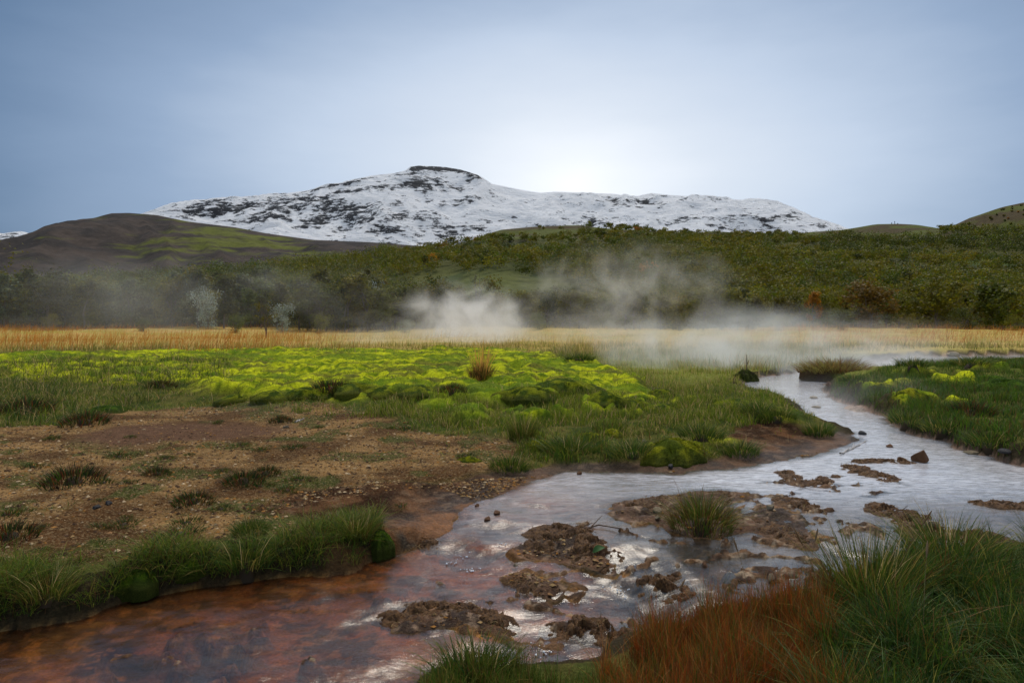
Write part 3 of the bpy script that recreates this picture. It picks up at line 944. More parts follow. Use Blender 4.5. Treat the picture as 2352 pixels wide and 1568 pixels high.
def make_tree(seed, hgt, spread, n_clump, n_leaf, leaf, stems=2, bare=0.0, low=0.18, taper=1.0):
    """trunk mesh and crown mesh of a small multi-stemmed birch standing at the origin"""
    r = np.random.default_rng(seed)
    wood, tips = [], []
    for s in range(stems):
        a = r.random() * 6.28
        lean = spread * 0.35 * (0.3 + r.random()) * (1 if stems > 1 else 0.3)
        n = 7
        t = np.linspace(0, 1, n)
        wob = r.normal(size=(n, 2)) * 0.03 * hgt
        wob[0] = 0
        hh = hgt * (0.8 + 0.2 * r.random())
        path = np.stack([math.cos(a) * lean * t ** 1.4 + wob[:, 0] * t, math.sin(a) * lean * t ** 1.4 + wob[:, 1] * t, hh * t * 0.96 - 0.15 * (t == 0)], 1)
        wood.append(tube(path, 0.018 * hgt * (1 - t * 0.88) / (stems ** 0.4), 5))
        nb = 9
        for b in range(nb):
            tb = low + (0.95 - low) * (b + r.random()) / nb
            p0 = np.array([np.interp(tb, t, path[:, k]) for k in range(3)])
            an = r.random() * 6.28
            env = math.sin(math.pi * min(1, (tb - low * 0.5) / (1.02 - low * 0.5)) ** 0.75) ** 0.7
            ln = spread * (0.45 + 0.6 * r.random()) * max(0.12, env) * taper
            p1 = p0 + np.array([math.cos(an) * ln, math.sin(an) * ln, ln * (0.35 + 0.5 * r.random())])
            pm = (p0 + p1) / 2 + np.array([0, 0, -0.06 * ln])
            wood.append(tube([p0, pm, p1], [0.006 * hgt * (1 - tb * 0.6), 0.004 * hgt * (1 - tb * 0.6), 0.0015 * hgt], 3))
            tips += [p1, pm * 0.4 + p1 * 0.6, pm]
        tips.append(path[-1])
        tips.append(path[-2])
    tips = np.array(tips)
    tv, tq = join(wood)
    k = r.integers(0, len(tips), n_clump)
    cen = tips[k] + r.normal(size=(n_clump, 3)) * 0.10 * spread
    keep = r.random(n_clump) > bare
    cen = cen[keep]
    per = n_leaf // max(1, len(cen))
    sig = spread * 0.15 * (0.6 + 0.8 * r.random(len(cen)))
    P = np.repeat(cen, per, 0) + r.normal(size=(len(cen) * per, 3)) * np.repeat(sig, per)[:, None] * np.array([1, 1, 0.8])
    P[:, 2] = np.maximum(P[:, 2], 0.1 * hgt * r.random(len(P)) + 0.03)
    dome = P - np.repeat(cen, per, 0)
    V, Q = leaf_quads(P, leaf, r, 0.7, dome / (np.linalg.norm(dome, axis=1)[:, None] + 1e-6) + 0.6 * (P - np.array([0, 0, 0.42 * hgt])) / spread)
    tone = np.repeat(0.7 + 0.6 * r.random(len(cen)), per) * (0.75 + 0.5 * r.random(len(P)))
    c = np.repeat(np.stack([tone * (0.9 + 0.25 * r.random(len(P))), tone, tone * (0.8 + 0.4 * r.random(len(P)))], 1), 4, 0)
    mt = new_mesh('trunk', tv, tq, None, None, True)
    mt.materials.append(M_BARK)
    mc = new_mesh('crown', V, Q, None, c, False)
    mc.materials.append(M_LEAF)
    return mt, mc


TREES = [make_tree(200 + i, 1.0, 0.36 + 0.05 * (i % 3), 46, 2400, 0.046, 2 + i % 3) for i in range(7)]
TALL = [make_tree(230 + i, 1.0, 0.24, 44, 2200, 0.038, 1 + i % 2, 0, 0.12, 0.9) for i in range(4)]
SPARSE = [make_tree(250 + i, 1.0, 0.24, 26, 260, 0.026, 3, 0.45, 0.3) for i in range(3)]
LOWB = [make_tree(260 + i, 1.0, 0.62, 50, 1700, 0.05, 4, 0, 0.05) for i in range(3)]


def add_tree(name, meshes, x, y, z, h, color, label, group=None, category='tree', wide=1.0, rot=None):
    root = bpy.data.objects.new(name, None)
    COL.objects.link(root)
    root.empty_display_size = 0.3
    root.location = (x, y, z)
    root.scale = (h * wide, h * wide, h)
    root.rotation_euler = (0, 0, random.random() * 6.28 if rot is None else rot)
    root['label'], root['category'] = label, category
    if group:
        root['group'] = group
    for nm, me in zip(('trunk', 'crown'), meshes):
        o = bpy.data.objects.new(nm, me)
        COL.objects.link(o)
        o.parent = root
        o.color = (*color, 1)
    return root


random.seed(11)
OLIVE, YOLIVE, GREEN, DARK, ORANGE, SILVER, GREY = (0.135, 0.128, 0.009), (0.175, 0.150, 0.009), (0.095, 0.112, 0.009), (0.065, 0.075, 0.009), (0.34, 0.15, 0.009), (0.30, 0.35, 0.28), (0.13, 0.15, 0.065)


def jit(c, k=0.22):
    f = 1 + random.uniform(-k, k)
    return tuple(max(0.003, v * f * (1 + random.uniform(-0.06, 0.06))) for v in c)


def in_ell(u, v, cu, cv, ru_, rv_):
    return ((u - cu) / ru_) ** 2 + ((v - cv) / rv_) ** 2 < 1


# candidates on a jittered grid over the flat behind the dry grass and over the wooded hill
cand = []
y = 97.0
while y < 386:
    s = 3.0 + 0.0075 * y
    w = y * 1.04
    x = -w
    while x < w:
        px, py = x + random.uniform(-.45, .45) * s, y + random.uniform(-.45, .45) * s
        cand.append((px, py))
        x += s
    y += s * 0.95
cand = np.array(cand)
cz = far_ground(cand[:, 0], cand[:, 1])
cu = CX + F * cand[:, 0] / cand[:, 1]
cv = HV - F * (cz - H) / cand[:, 1]
dens = fbm(cand[:, 0] / 22, cand[:, 1] / 22, 121, 3)
picked = []
for (px, py), pz, u, v, dn in zip(cand, cz, cu, cv, dens):
    p = 0.93 if py > 118 else 0.85
    if 880 < u < 1330 and 625 < v < 735 and in_ell(u, v, 1110, 680, 240, 58):
        p = 0.05
    if v < 548 and 1040 < u < 1330:
        p = 0.04
    if v < 530 and 1330 <= u < 1400:
        p = 0.15
    if u < 1130 and v < 590 and u > 1030:
        p *= 0.35
    if 1600 < u < 2160 and v < (541 if u < 1850 else 552):
        p = 0.0
    if u > 2190 and v < 540:
        p = 0.95
    if in_ell(u, v, 2290, 603, 110, 9) or in_ell(u, v, 1810, 579, 60, 7) or in_ell(u, v, 1240, 572, 90, 9):
        p = 0.05
    if dn < 0.36:
        p *= 0.55
    if u < 880 and py > 135:
        p *= 0.35
    if random.random() > p or u < -420 or u > 2780:
        continue
    if py < 118:
        h = random.uniform(4.6, 7.0)
        if u < 900:
            h = random.uniform(6.0, 8.6) if random.random() < 0.72 else random.uniform(9.0, 11.5)
    else:
        h = random.uniform(3.2, 5.2)
        if u < 900:
            h = random.uniform(5.0, 8.0)
        if v < 560:
            h = random.uniform(2.2, 3.6)
    c = random.choices([OLIVE, YOLIVE, GREEN, DARK, ORANGE], [5, 3.2, 2.6, 0.8, 0.07])[0]
    if 1880 < u < 2400 and 536 < v < 600:
        c, h = random.choice([DARK, DARK, GREEN, OLIVE]), random.uniform(4, 6)
    if u < 620:
        c = random.choices([OLIVE, GREEN, DARK, GREY], [3, 3, 2, 3])[0]
    if u > 2230 and v < 540:
        h = random.uniform(0.5, 1.0)
    picked.append((px, py, pz, u, v, h, c))
picked.sort(key=lambda q: -q[5] / q[1] + (1 if q[3] < -40 or q[3] > 2400 else 0))
N_SINGLE = 280


def tree_label(u, v, py, h, c):
    tone = {OLIVE: 'olive', YOLIVE: 'yellowish', GREEN: 'green', DARK: 'dark green', ORANGE: 'orange', GREY: 'grey-green'}[c]
    if py < 118:
        if u < 350:
            place = 'in the misty wood below the dark hill'
        elif u < 900:
            place = 'in the misty wood behind the orange grass'
        elif u < 1400:
            place = 'behind the rising steam'
        elif u < 1900:
            place = 'at the wood edge behind the stream'
        else:
            place = 'at the wood edge beyond the grassy bank'
    else:
        if u < 900:
            place = 'on the low rise below the dark hill'
        elif u < 1400:
            place = 'on the hillside under the mossy crest'
        elif u < 1900:
            place = 'on the open middle slope of the wooded hill'
        else:
            place = 'on the slope below the people on the crest'
    return f'{tone} birch {place}', 'birches ' + place


ORD = ['leftmost', 'second', 'third', 'fourth', 'fifth', 'sixth', 'seventh', 'eighth', 'ninth', 'tenth', 'eleventh', 'twelfth', 'thirteenth', 'fourteenth', 'fifteenth', 'sixteenth', 'seventeenth', 'eighteenth', 'nineteenth', 'twentieth', 'twenty-first', 'twenty-second', 'twenty-third', 'twenty-fourth', 'twenty-fifth', 'twenty-sixth', 'twenty-seventh', 'twenty-eighth', 'twenty-ninth', 'thirtieth', 'thirty-first', 'thirty-second', 'thirty-third', 'thirty-fourth']
same = {}
for q_ in picked[:N_SINGLE]:
    same.setdefault(tree_label(q_[3], q_[4], q_[1], q_[5], q_[6])[0], []).append(q_)


def nth(lab, q_):
    row = sorted(same[lab], key=lambda k_: k_[3])
    i_ = row.index(q_)
    if len(row) == 1:
        return lab
    if i_ == len(row) - 1:
        return lab + ', rightmost'
    if i_ == 0:
        return lab + ', leftmost'
    return lab + (f', {ORD[i_]} from left' if i_ < len(ORD) else f', {ORD[min(len(row) - 1 - i_, len(ORD) - 1)]} from right')


for (px, py, pz, u, v, h, c) in picked[:N_SINGLE]:
    lab, grp = tree_label(u, v, py, h, c)
    full = nth(lab, (px, py, pz, u, v, h, c))
    pool = TALL if (u < 900 and (h > 9 or random.random() < 0.5)) or random.random() < 0.25 else TREES
    add_tree('birch_tree', random.choice(pool), px, py, pz - 0.05, h, jit(c), full, f'{grp}, {lab.split(" birch")[0]}', wide=random.uniform(0.9, 1.25))

# the rest of the wood reads as one mass
rest = picked[N_SINGLE:]
r = np.random.default_rng(5)
Vs, Cs = [], []
for (px, py, pz, u, v, h, c) in rest:
    n = int(np.clip(200 * (170 / py) ** 0.8, 84, 230))
    if h < 1.1:
        n = 50
    wd = h * random.uniform(0.46, 0.72)
    k = 7
    cen = np.stack([r.normal(size=k) * wd * 0.45, r.normal(size=k) * wd * 0.45, h * (0.35 + 0.5 * r.random(k))], 1)
    ki = r.integers(0, k, n)
    dr = r.normal(size=(n, 3))
    dr /= np.linalg.norm(dr, axis=1)[:, None]
    dr[:, 2] = np.where(r.random(n) < 0.6, np.abs(dr[:, 2]), dr[:, 2])
    P = cen[ki] + dr * wd * (0.42 + 0.14 * r.normal(size=n))[:, None]
    P[:, 2] = np.clip(P[:, 2], 0.05, None)
    d1, d2 = leaf_frame(dr + 0.5 * (P - np.array([0, 0, 0.4 * h])) / wd, r, 0.45)
    sz_ = (0.15 + 0.0006 * py) * (0.6 + 0.8 * r.random(n))[:, None]
    an_ = r.random((n, 1)) * 6.283
    T = np.stack([P + sz_ * (np.cos(an_ + a_) * d1 + np.sin(an_ + a_) * d2) for a_ in (0, 2.2, 4.1)], 1) + np.array([px, py, pz])
    col_ = np.array(jit(c, 0.22))[None] * (0.8 + 0.4 * r.random(n))[:, None] * (0.85 + 0.3 * r.random((n, 3)))
    Vs.append(T.reshape(-1, 3))
    Cs.append(np.repeat(col_, 3, 0))
Vs, Cs = np.vstack(Vs), np.vstack(Cs)
me = new_mesh('birch_scrub', Vs, None, np.arange(len(Vs)).reshape(-1, 3), Cs, False)
link('birch_scrub', me, M_SCRUB, kind='stuff', label='mass of olive birch scrub covering the hillside')


def far_pt(u, Y):
    x = Y * (u - CX) / F
    return x, Y, float(far_ground([x], [Y])[0])


def hill_pt(u, v):
    Ys = np.linspace(112, 420, 600)
    X = Ys * (u - CX) / F
    z = far_ground(X, Ys)
    ray = H - Ys * (v - HV) / F
    i = int(np.argmax(ray <= z)) if (ray <= z).any() else 520
    return X[i], Ys[i], z[i]


# trees one can pick out
special = [
    (SILVER, LOWB[0], 478, 93, 5.2, 'silver-leaved willow catching light in the misty wood, taller of two', 0.7),
    (SILVER, LOWB[1], 648, 90, 3.7, 'low silver-leaved willow beside the small dark-stemmed tree', 0.8),
    (GREY, TALL[1], 400, 100, 9.6, 'tall grey-green poplar rising above the misty wood edge', 1.1),
    (GREY, TALL[2], 465, 104, 9.0, 'slim grey-green poplar beside the tallest misty tree', 0.9),
    (YOLIVE, SPARSE[0], 612, 62, 4.6, 'small lone thin-leaved tree with dark stems standing in the dry grass', 1.1),
    (YOLIVE, TALL[0], 800, 96, 8.6, 'tall yellow-green birch at the end of the misty wood edge', 1.3),
    (OLIVE, TALL[3], 845, 97, 9.2, 'tall olive birch beside the steam, last before the meadow', 1.2),
    (SILVER, SPARSE[1], 885, 104, 9.0, 'thin pale-leaved tree above the meadow edge', 0.8),
    (GREY, SPARSE[2], 1098, 99, 9.6, 'nearly bare slender tree standing in the rising steam', 0.8),
    (GREY, SPARSE[0], 1060, 103, 8.2, 'nearly bare slim tree just beside the slender one in steam', 0.7),
    (DARK, TREES[2], 1010, 101, 6.0, 'dark bushy tree half hidden by steam before the meadow', 1.2),
    (ORANGE, TALL[2], 1868, 94, 6.3, 'narrow bright orange birch at the wood edge', 0.8),
    ((0.17, 0.105, 0.016), TREES[4], 2000, 92, 6.6, 'broad golden-brown birch with arching stems at the wood edge', 1.35),
    (OLIVE, TREES[5], 2150, 93, 7.2, 'large olive birch next to the golden-brown one', 1.25),
    (GREEN, TREES[1], 2270, 92, 7.6, 'large dark green birch at the wood edge by the picture edge', 1.3),
    (DARK, LOWB[2], 1720, 95, 3.2, 'low dark green bush beside the narrow orange birch', 0.9),
    (DARK, LOWB[1], 1330, 97, 3.8, 'dark low bush behind the drifting steam', 1.2),
]
for c, meshes, u, Y, h, lab, wd in special:
    x, y_, z = far_pt(u, Y)
    add_tree('willow_bush' if c is SILVER and meshes in LOWB else 'birch_tree', meshes, x, y_, z - 0.04, h, c, lab, None, 'bush' if 'bush' in lab else 'tree', wd)
for u, Y, h, c, lab in [(120, 84, 2.0, OLIVE, 'low olive bush at the back of the orange grass, leftmost'), (330, 80, 1.6, GREY, 'low grey-green bush at the back of the orange grass'), (540, 82, 2.2, GREEN, 'low green bush between the two willows'),
                        (735, 84, 2.4, OLIVE, 'low olive bush at the back of the dry grass before the steam'), (930, 86, 1.8, GREY, 'low bush fading into the edge of the steam'), (1235, 86, 2.2, GREEN, 'low green bush just right of the brightest steam'),
                        (1560, 84, 2.2, OLIVE, 'low olive bush below the wispy swirl of steam'), (1790, 82, 1.8, YOLIVE, 'low yellowish bush at the foot of the orange birch'), (1930, 80, 2.4, GREEN, 'low green bush between orange and golden-brown birches'),
                        (2085, 82, 1.9, OLIVE, 'low olive bush in front of the large olive birch'), (2215, 80, 2.6, DARK, 'low dark bush at the back of the orange grass, near the edge'), (2330, 82, 2.0, OLIVE, 'low olive bush at the very edge of the wood')]:
    x, y_, z = far_pt(u, Y)
    add_tree('low_bush', random.choice(LOWB), x, y_, z - 0.03, h, jit(c), lab, 'low bushes behind the dry grass', 'bush', random.uniform(0.9, 1.3))
sky_trees = [(985, 562, 5.5, OLIVE, 'bushy tree on the skyline before the snow, leftmost of the crest trees'), (1035, 563, 6.5, OLIVE, 'rounded tree on the skyline where the wooded hill meets the snow'),
             (1408, 526, 3.0, DARK, 'leafless-looking shrub on the crest, first of the row'), (1425, 526, 2.6, DARK, 'leafless-looking shrub on the crest, second of the row'), (1440, 527, 2.8, DARK, 'leafless-looking shrub on the crest, last of the row'),
             (1462, 529, 3.2, DARK, 'single dark shrub on the crest just past the row'), (1575, 535, 4.2, DARK, 'thin dark tree standing alone on the crest'), (1790, 545, 5.0, OLIVE, 'small round tree on the crest before the mountain foot'),
             (2155, 524, 2.4, DARK, 'tiny dark shrub on the saddle beside the people'), (2168, 523, 2.8, DARK, 'tiny twin shrub on the saddle before the steep hill'), (2262, 500, 1.5, DARK, 'lone small shrub on the steep grassy hill')]
for u, v, h, c, lab in sky_trees:
    x, y_, z = hill_pt(u, v)
    add_tree('shrub' if 'shrub' in lab else 'birch_tree', random.choice(SPARSE if h < 3.4 else TREES), x, y_, z - 0.05, h, c, lab, None, 'shrub' if 'shrub' in lab else 'tree', 1.3)


# ------------------------------------------------------------------ grass
def blades(P, h, w, az, lean, base, tip, r, segs=3, droop=0.0):
    """tapered bent blades; P (n,3) roots. returns verts, quads, tris, colours"""
    n = len(P)
    ts = np.array([0, 0.38, 0.74, 1.0]) if segs == 3 else np.array([0, 0.55, 1.0])
    d = np.stack([np.cos(az), np.sin(az), np.zeros(n)], 1)
    fa = r.random(n) * 6.283
    s = np.stack([np.cos(fa), np.sin(fa), np.zeros(n)], 1)
    V, Cc = [], []
    m = len(ts)
    for i, t in enumerate(ts):
        c = P + d * (h * lean * t ** 1.7)[:, None]
        c[:, 2] += h * (t - 0.35 * np.clip(lean, 0, 1.6) * t ** 2 * 0.8) - droop * h * t ** 3
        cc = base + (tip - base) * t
        if i < m - 1:
            ww = (w * (1 - 0.75 * t))[:, None] * 0.5
            V += [c - s * ww, c + s * ww]
            Cc += [cc, cc]
        else:
            V.append(c)
            Cc.append(cc)
    nv = 2 * (m - 1) + 1
    V = np.stack(V, 1).reshape(-1, 3)
    Cc = np.stack(Cc, 1).reshape(-1, 3)
    o = (np.arange(n) * nv)[:, None]
    Q = np.concatenate([o + np.array([[2 * i, 2 * i + 1, 2 * i + 3, 2 * i + 2]]) for i in range(m - 2)], 0)
    T = o + np.array([[2 * (m - 2), 2 * (m - 2) + 1, 2 * (m - 1)]])
    return V, Q, T, Cc


def pick_colors(r, n, palette, weights, k=0.3):
    pal = np.array(palette)
    c = pal[r.choice(len(pal), n, p=np.array(weights) / np.sum(weights))]
    return c * (1 - k + 2 * k * r.random(n))[:, None]


def scatter(poly, n, r):
    P = np.asarray(poly)
    lo, hi = P.min(0), P.max(0)
    out = np.zeros((0, 2))
    while len(out) < n:
        q = lo + (hi - lo) * r.random((n * 3, 2))
        q = q[poly_sd(P, q[:, 0], q[:, 1]) < 0]
        out = np.vstack([out, q])
    return out[:n]


def scatter_px(poly_px, n, r, ymax=None):
    """even spread over the ground polygon, thinned with distance so that far blades are fewer"""
    q = scatter(march(lland, poly_px)[:, :2], n * 3, r)
    k = r.random(len(q)) < (q[:, 1].min() / q[:, 1]) ** 1.1
    return q[k][:n]


G = {'g': (0.050, 0.105, 0.010), 'dg': (0.022, 0.055, 0.010), 'ol': (0.11, 0.125, 0.018), 'y': (0.30, 0.24, 0.06), 'st': (0.48, 0.34, 0.15), 'rd': (0.20, 0.045, 0.014), 'br': (0.14, 0.065, 0.022), 'or': (0.66, 0.34, 0.08), 'yg': (0.16, 0.21, 0.015)}


def grass_field(name, label, q, hrange, wrange, palette, weights, seed, tipmul=(1.4, 1.3, 1.2), lean=(0.1, 0.7), segs=3, avoid_water=True, wind=None, clump=0.6, tip=None, mask=None, cl_scale=2.2, kvar=0.3):
    r = np.random.default_rng(seed)
    z, w, sd, m = height(q[:, 0], q[:, 1])
    ok = (sd > 0.02) if avoid_water else np.ones(len(q), bool)
    if mask is not None:
        ok &= mask(q[:, 0], q[:, 1], m, r)
    cl = fbm(q[:, 0] * cl_scale, q[:, 1] * cl_scale, seed, 3)
    ok &= r.random(len(q)) < np.clip(1 - clump + clump * 2 * smooth(0.32, 0.62, cl), 0, 1)
    q, z, cl = q[ok], z[ok], cl[ok]
    n = len(q)
    P = np.stack([q[:, 0], q[:, 1], z - 0.01], 1)
    h = (hrange[0] + (hrange[1] - hrange[0]) * r.random(n) ** 1.3) * (0.6 + 0.8 * smooth(0.3, 0.7, cl))
    wd = wrange[0] + (wrange[1] - wrange[0]) * r.random(n)
    az = r.random(n) * 6.283 if wind is None else wind + r.normal(size=n) * 0.9
    ln = lean[0] + (lean[1] - lean[0]) * r.random(n) ** 1.5
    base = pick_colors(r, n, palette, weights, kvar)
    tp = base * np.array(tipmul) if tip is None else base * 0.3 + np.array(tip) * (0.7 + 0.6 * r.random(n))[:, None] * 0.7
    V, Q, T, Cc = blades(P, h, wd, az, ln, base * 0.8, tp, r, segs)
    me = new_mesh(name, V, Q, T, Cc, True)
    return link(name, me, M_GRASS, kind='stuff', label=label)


R = np.random.default_rng(99)
# dry grass across the far field
q = scatter_px([(-480, 828), (600, 814), (1200, 812), (1420, 800), (1700, 796), (2000, 790), (2800, 786), (2800, 752), (-480, 750)], 88000, R)
def belt(x, y):
    return y > 31 + 14 * (fbm(x * 0.10, y * 0.02, 80, 4) - 0.5) + 5 * (fbm(x * 0.6, y * 0.3, 86, 3) - 0.5)


def yellow_part(x, y):
    u = CX + F * x / y
    return np.clip(smooth(560, 900, u + 200 * (fbm(x * 0.15, y * 0.15, 79, 3) - 0.5)) * smooth(1900, 1500, u) + 0.12, 0, 1)


grass_field('dry_grass', 'belt of tall orange grass before the wood', q, (0.22, 0.95), (0.010, 0.026), [(0.56, 0.21, 0.03), (0.64, 0.28, 0.05), (0.46, 0.18, 0.035), (0.40, 0.28, 0.06)], [4, 4, 2, 2], 301, (1.15, 1.0, 0.9), (0.05, 1.2), 2, True, 0.3, 0.75, cl_scale=0.12, kvar=0.14,
            mask=lambda x, y, m, r: (r.random(len(x)) > yellow_part(x, y)) & belt(x, y))
grass_field('straw_grass', 'paler straw yellow stretch of tall grass behind the steam', q, (0.18, 0.75), (0.010, 0.026), [(0.74, 0.54, 0.13), (0.62, 0.46, 0.20), (0.64, 0.42, 0.09), (0.34, 0.32, 0.05)], [4, 3, 3, 2], 321, (1.1, 1.0, 0.95), (0.05, 1.2), 2, True, 0.3, 0.75, cl_scale=0.12, kvar=0.14,
            mask=lambda x, y, m, r: (r.random(len(x)) < yellow_part(x, y)) & belt(x, y))
q = scatter_px([(1270, 826), (1400, 812), (1720, 800), (1900, 800), (1860, 850), (1720, 872), (1600, 905), (1500, 890), (1400, 850)], 16000, R)
grass_field('pale_grass', 'pale yellow-green grass wrapped in steam beside the upstream bend', q, (0.08, 0.26), (0.010, 0.02), [(0.30, 0.32, 0.05), (0.40, 0.34, 0.09), G['yg'], G['st']], [4, 3, 3, 1], 322, segs=2, clump=0.6, cl_scale=0.9)
# strip of rank grass at its near edge
q = scatter_px([(-200, 822), (500, 808), (1200, 806), (1320, 820), (1500, 835), (1700, 860), (1850, 850), (1950, 810), (2120, 800), (2450, 812), (2450, 795), (1900, 790), (1400, 790), (600, 796), (-200, 800)], 26000, R)
grass_field('meadow_grass', 'pale green grass between the moss and the dry grass belt', q, (0.15, 0.42), (0.012, 0.025), [(0.22, 0.24, 0.03), G['g'], G['y'], G['st']], [4, 1, 4, 3], 302, segs=2, clump=0.5, cl_scale=0.7)
# grass among the moss
q = scatter_px([(-300, 850), (520, 835), (560, 935), (280, 950), (100, 975), (-300, 985)], 21000, R)
grass_field('tangled_grass', 'tangled olive and straw grass mixed with moss above the gravel', q, (0.10, 0.34), (0.006, 0.013), [G['ol'], G['g'], G['st'], G['dg'], G['yg']], [4, 2, 2.4, 2, 2], 303, lean=(0.2, 1.3), clump=0.85, mask=lambda x, y, m, r: r.random(len(x)) < smooth(-6.2, -8.2, x + 2.2 * (fbm(x * 0.5, y * 0.5, 78, 3) - 0.5) * 2) + 0.08)
q = scatter_px([(600, 945), (900, 925), (1100, 922), (1300, 912), (1480, 915), (1560, 905), (1650, 890), (1800, 920), (1830, 960), (1700, 985), (1560, 990), (1300, 985), (1150, 1000), (1000, 970), (800, 960)], 21000, R)
grass_field('bank_grass', 'green and straw grass along the foot of the moss cushions', q, (0.05, 0.20), (0.006, 0.012), [(0.10, 0.165, 0.012), (0.18, 0.20, 0.022), (0.22, 0.27, 0.018), G['st'], G['dg']], [4, 4, 3.5, 1.8, 0.8], 304, lean=(0.1, 0.9), clump=0.9, mask=lambda x, y, m, r: r.random(len(x)) > 0.75 * m['moss'])
q = scatter_px([(1130, 1010), (1400, 990), (1700, 985), (1640, 1040), (1500, 1058), (1250, 1060), (1130, 1040)], 9000, R)
grass_field('short_grass', 'short green grass around the yellow moss mound by the stream', q, (0.05, 0.17), (0.006, 0.011), [G['g'], G['ol'], G['yg'], G['br']], [4, 3, 2, 1], 305, clump=1.0, lean=(0.1, 0.7),
            mask=lambda x, y, m, r: r.random(len(x)) < np.clip(1.0 - 0.7 * m['mud'], 0, 1) * smooth(0.44, 0.6, fbm(x * 1.3, y * 1.3, 77, 3)))
q = scatter_px([(-300, 816), (600, 806), (1200, 806), (1480, 880), (1500, 912), (1000, 918), (640, 926), (450, 900), (-300, 880)], 34000, R)
grass_field('moss_sprigs', 'short sprigs growing out of the bright moss carpet', q, (0.03, 0.09), (0.006, 0.014), [G['yg'], (0.26, 0.30, 0.012), G['ol'], G['st']], [5, 3, 4, 1], 306, segs=2, lean=(0.2, 1.0), clump=0.7, tipmul=(1.5, 1.4, 1.1))
# short turf wherever nothing else grows
q = scatter_px([(-200, 900), (450, 880), (1480, 890), (1850, 850), (1880, 1000), (1600, 1060), (1150, 1080), (600, 940), (100, 990), (-200, 1000)], 60000, R)
grass_field('turf', 'short mixed turf filling the ground between moss, mud and tussocks', q, (0.03, 0.12), (0.006, 0.012), [(0.075, 0.14, 0.012), (0.16, 0.17, 0.022), (0.22, 0.26, 0.018), G['st'], G['br']], [2.5, 4, 4, 2.2, 1.2], 324, segs=2, lean=(0.2, 1.3), clump=0.3,
            mask=lambda x, y, m, r: (np.maximum(m['grav'], np.maximum(m['mud'], m['moss'])) < 0.5) | (r.random(len(x)) < 0.03))
# right bank
q = scatter_px([(1890, 905), (1905, 882), (1990, 860), (2090, 840), (2150, 824), (2400, 824), (2480, 1080), (2352, 1066), (2229, 1032), (2164, 1011), (2062, 981), (2035, 955), (1970, 933)], 44000, R)
grass_field('lush_grass', 'lush green grass covering the bank across the stream', q, (0.06, 0.20), (0.007, 0.014), [G['g'], G['dg'], G['ol'], G['br'], (0.08, 0.16, 0.010)], [4, 1.6, 3, 1.0, 4], 307, lean=(0.15, 1.1), clump=0.7, mask=lambda x, y, m, r: r.random(len(x)) > 0.8 * m['moss'])
# thin growth on the gravel
q = scatter_px([(-100, 990), (300, 945), (700, 940), (960, 990), (1180, 1020), (1150, 1080), (900, 1120), (640, 1170), (700, 1225), (300, 1285), (-100, 1330)], 26000, R)
grass_field('sparse_grass', 'thin low growth spreading in patches over the gravel flat', q, (0.015, 0.06), (0.004, 0.008), [G['g'], G['ol'], G['dg'], G['br']], [3, 3, 2, 2], 323, segs=2, lean=(0.3, 1.6), clump=0.3,
            mask=lambda x, y, m, r: r.random(len(x)) < 0.9 * smooth(0.53, 0.64, fbm(x * 1.9, y * 1.9, 28, 4)) * (1 - m['patch']) + 0.02)
# front left strip
q = scatter_px([(-100, 1330), (60, 1300), (200, 1285), (380, 1262), (560, 1252), (700, 1232), (760, 1195), (860, 1190), (895, 1240), (870, 1275), (780, 1308), (590, 1324), (340, 1364), (200, 1398), (40, 1432), (-100, 1456)], 28000, R)
grass_field('streamside_grass', 'dark green grass fringe overhanging the brown stream', q, (0.05, 0.20), (0.003, 0.007), [(0.10, 0.17, 0.012), G['dg'], (0.15, 0.17, 0.02), G['br'], G['y']], [4, 2, 3.5, 1.2, 0.6], 308, lean=(0.3, 2.0), clump=0.95, cl_scale=3.0)
# foreground: red grass, then tall green grass
RED = [(1380, 1568), (1440, 1500), (1500, 1455), (1600, 1430), (1700, 1400), (1830, 1385), (1900, 1400), (1920, 1500), (1950, 1700), (1380, 1750)]
q = scatter(march(lland, RED)[:, :2], 24000, R)
grass_field('red_grass', 'rust-red fine grass with seed heads on the near bank', q, (0.10, 0.28), (0.0018, 0.0042), [(0.26, 0.055, 0.012), G['br'], (0.34, 0.10, 0.016), G['ol'], G['g'], (0.40, 0.22, 0.07)], [4, 3, 3, 2.4, 2.0, 1.2], 309, (1.3, 1.15, 1.0), (0.05, 0.75), clump=0.8, cl_scale=5)
TALLG = [(1860, 1420), (1900, 1365), (1990, 1330), (2100, 1320), (2250, 1290), (2352, 1275), (2560, 1260), (2700, 1500), (2700, 1800), (1860, 1800), (1880, 1550)]
q = scatter(march(lland, TALLG)[:, :2], 42000, R)
grass_field('tall_grass', 'tall dark green grass filling the near corner of the bank', q, (0.10, 0.31), (0.0022, 0.0085), [G['dg'], G['g'], (0.03, 0.065, 0.010), G['ol'], G['br'], G['y']], [5, 3, 4, 2, 1.6, 0.4], 310, (1.6, 1.5, 1.1), (0.15, 1.5), clump=0.75, cl_scale=4)
q = scatter(march(lland, [(960, 1590), (1000, 1545), (1200, 1540), (1240, 1580), (1400, 1600), (1500, 1540), (1560, 1700), (960, 1750)])[:, :2], 7000, R)
grass_field('edge_grass', 'yellowing grass clump growing at the very bottom beside the water', q, (0.08, 0.20), (0.0025, 0.005), [G['g'], G['ol'], G['br'], G['y']], [4, 3, 1.5, 0.6], 311, clump=0.9, lean=(0.1, 0.7), cl_scale=5)


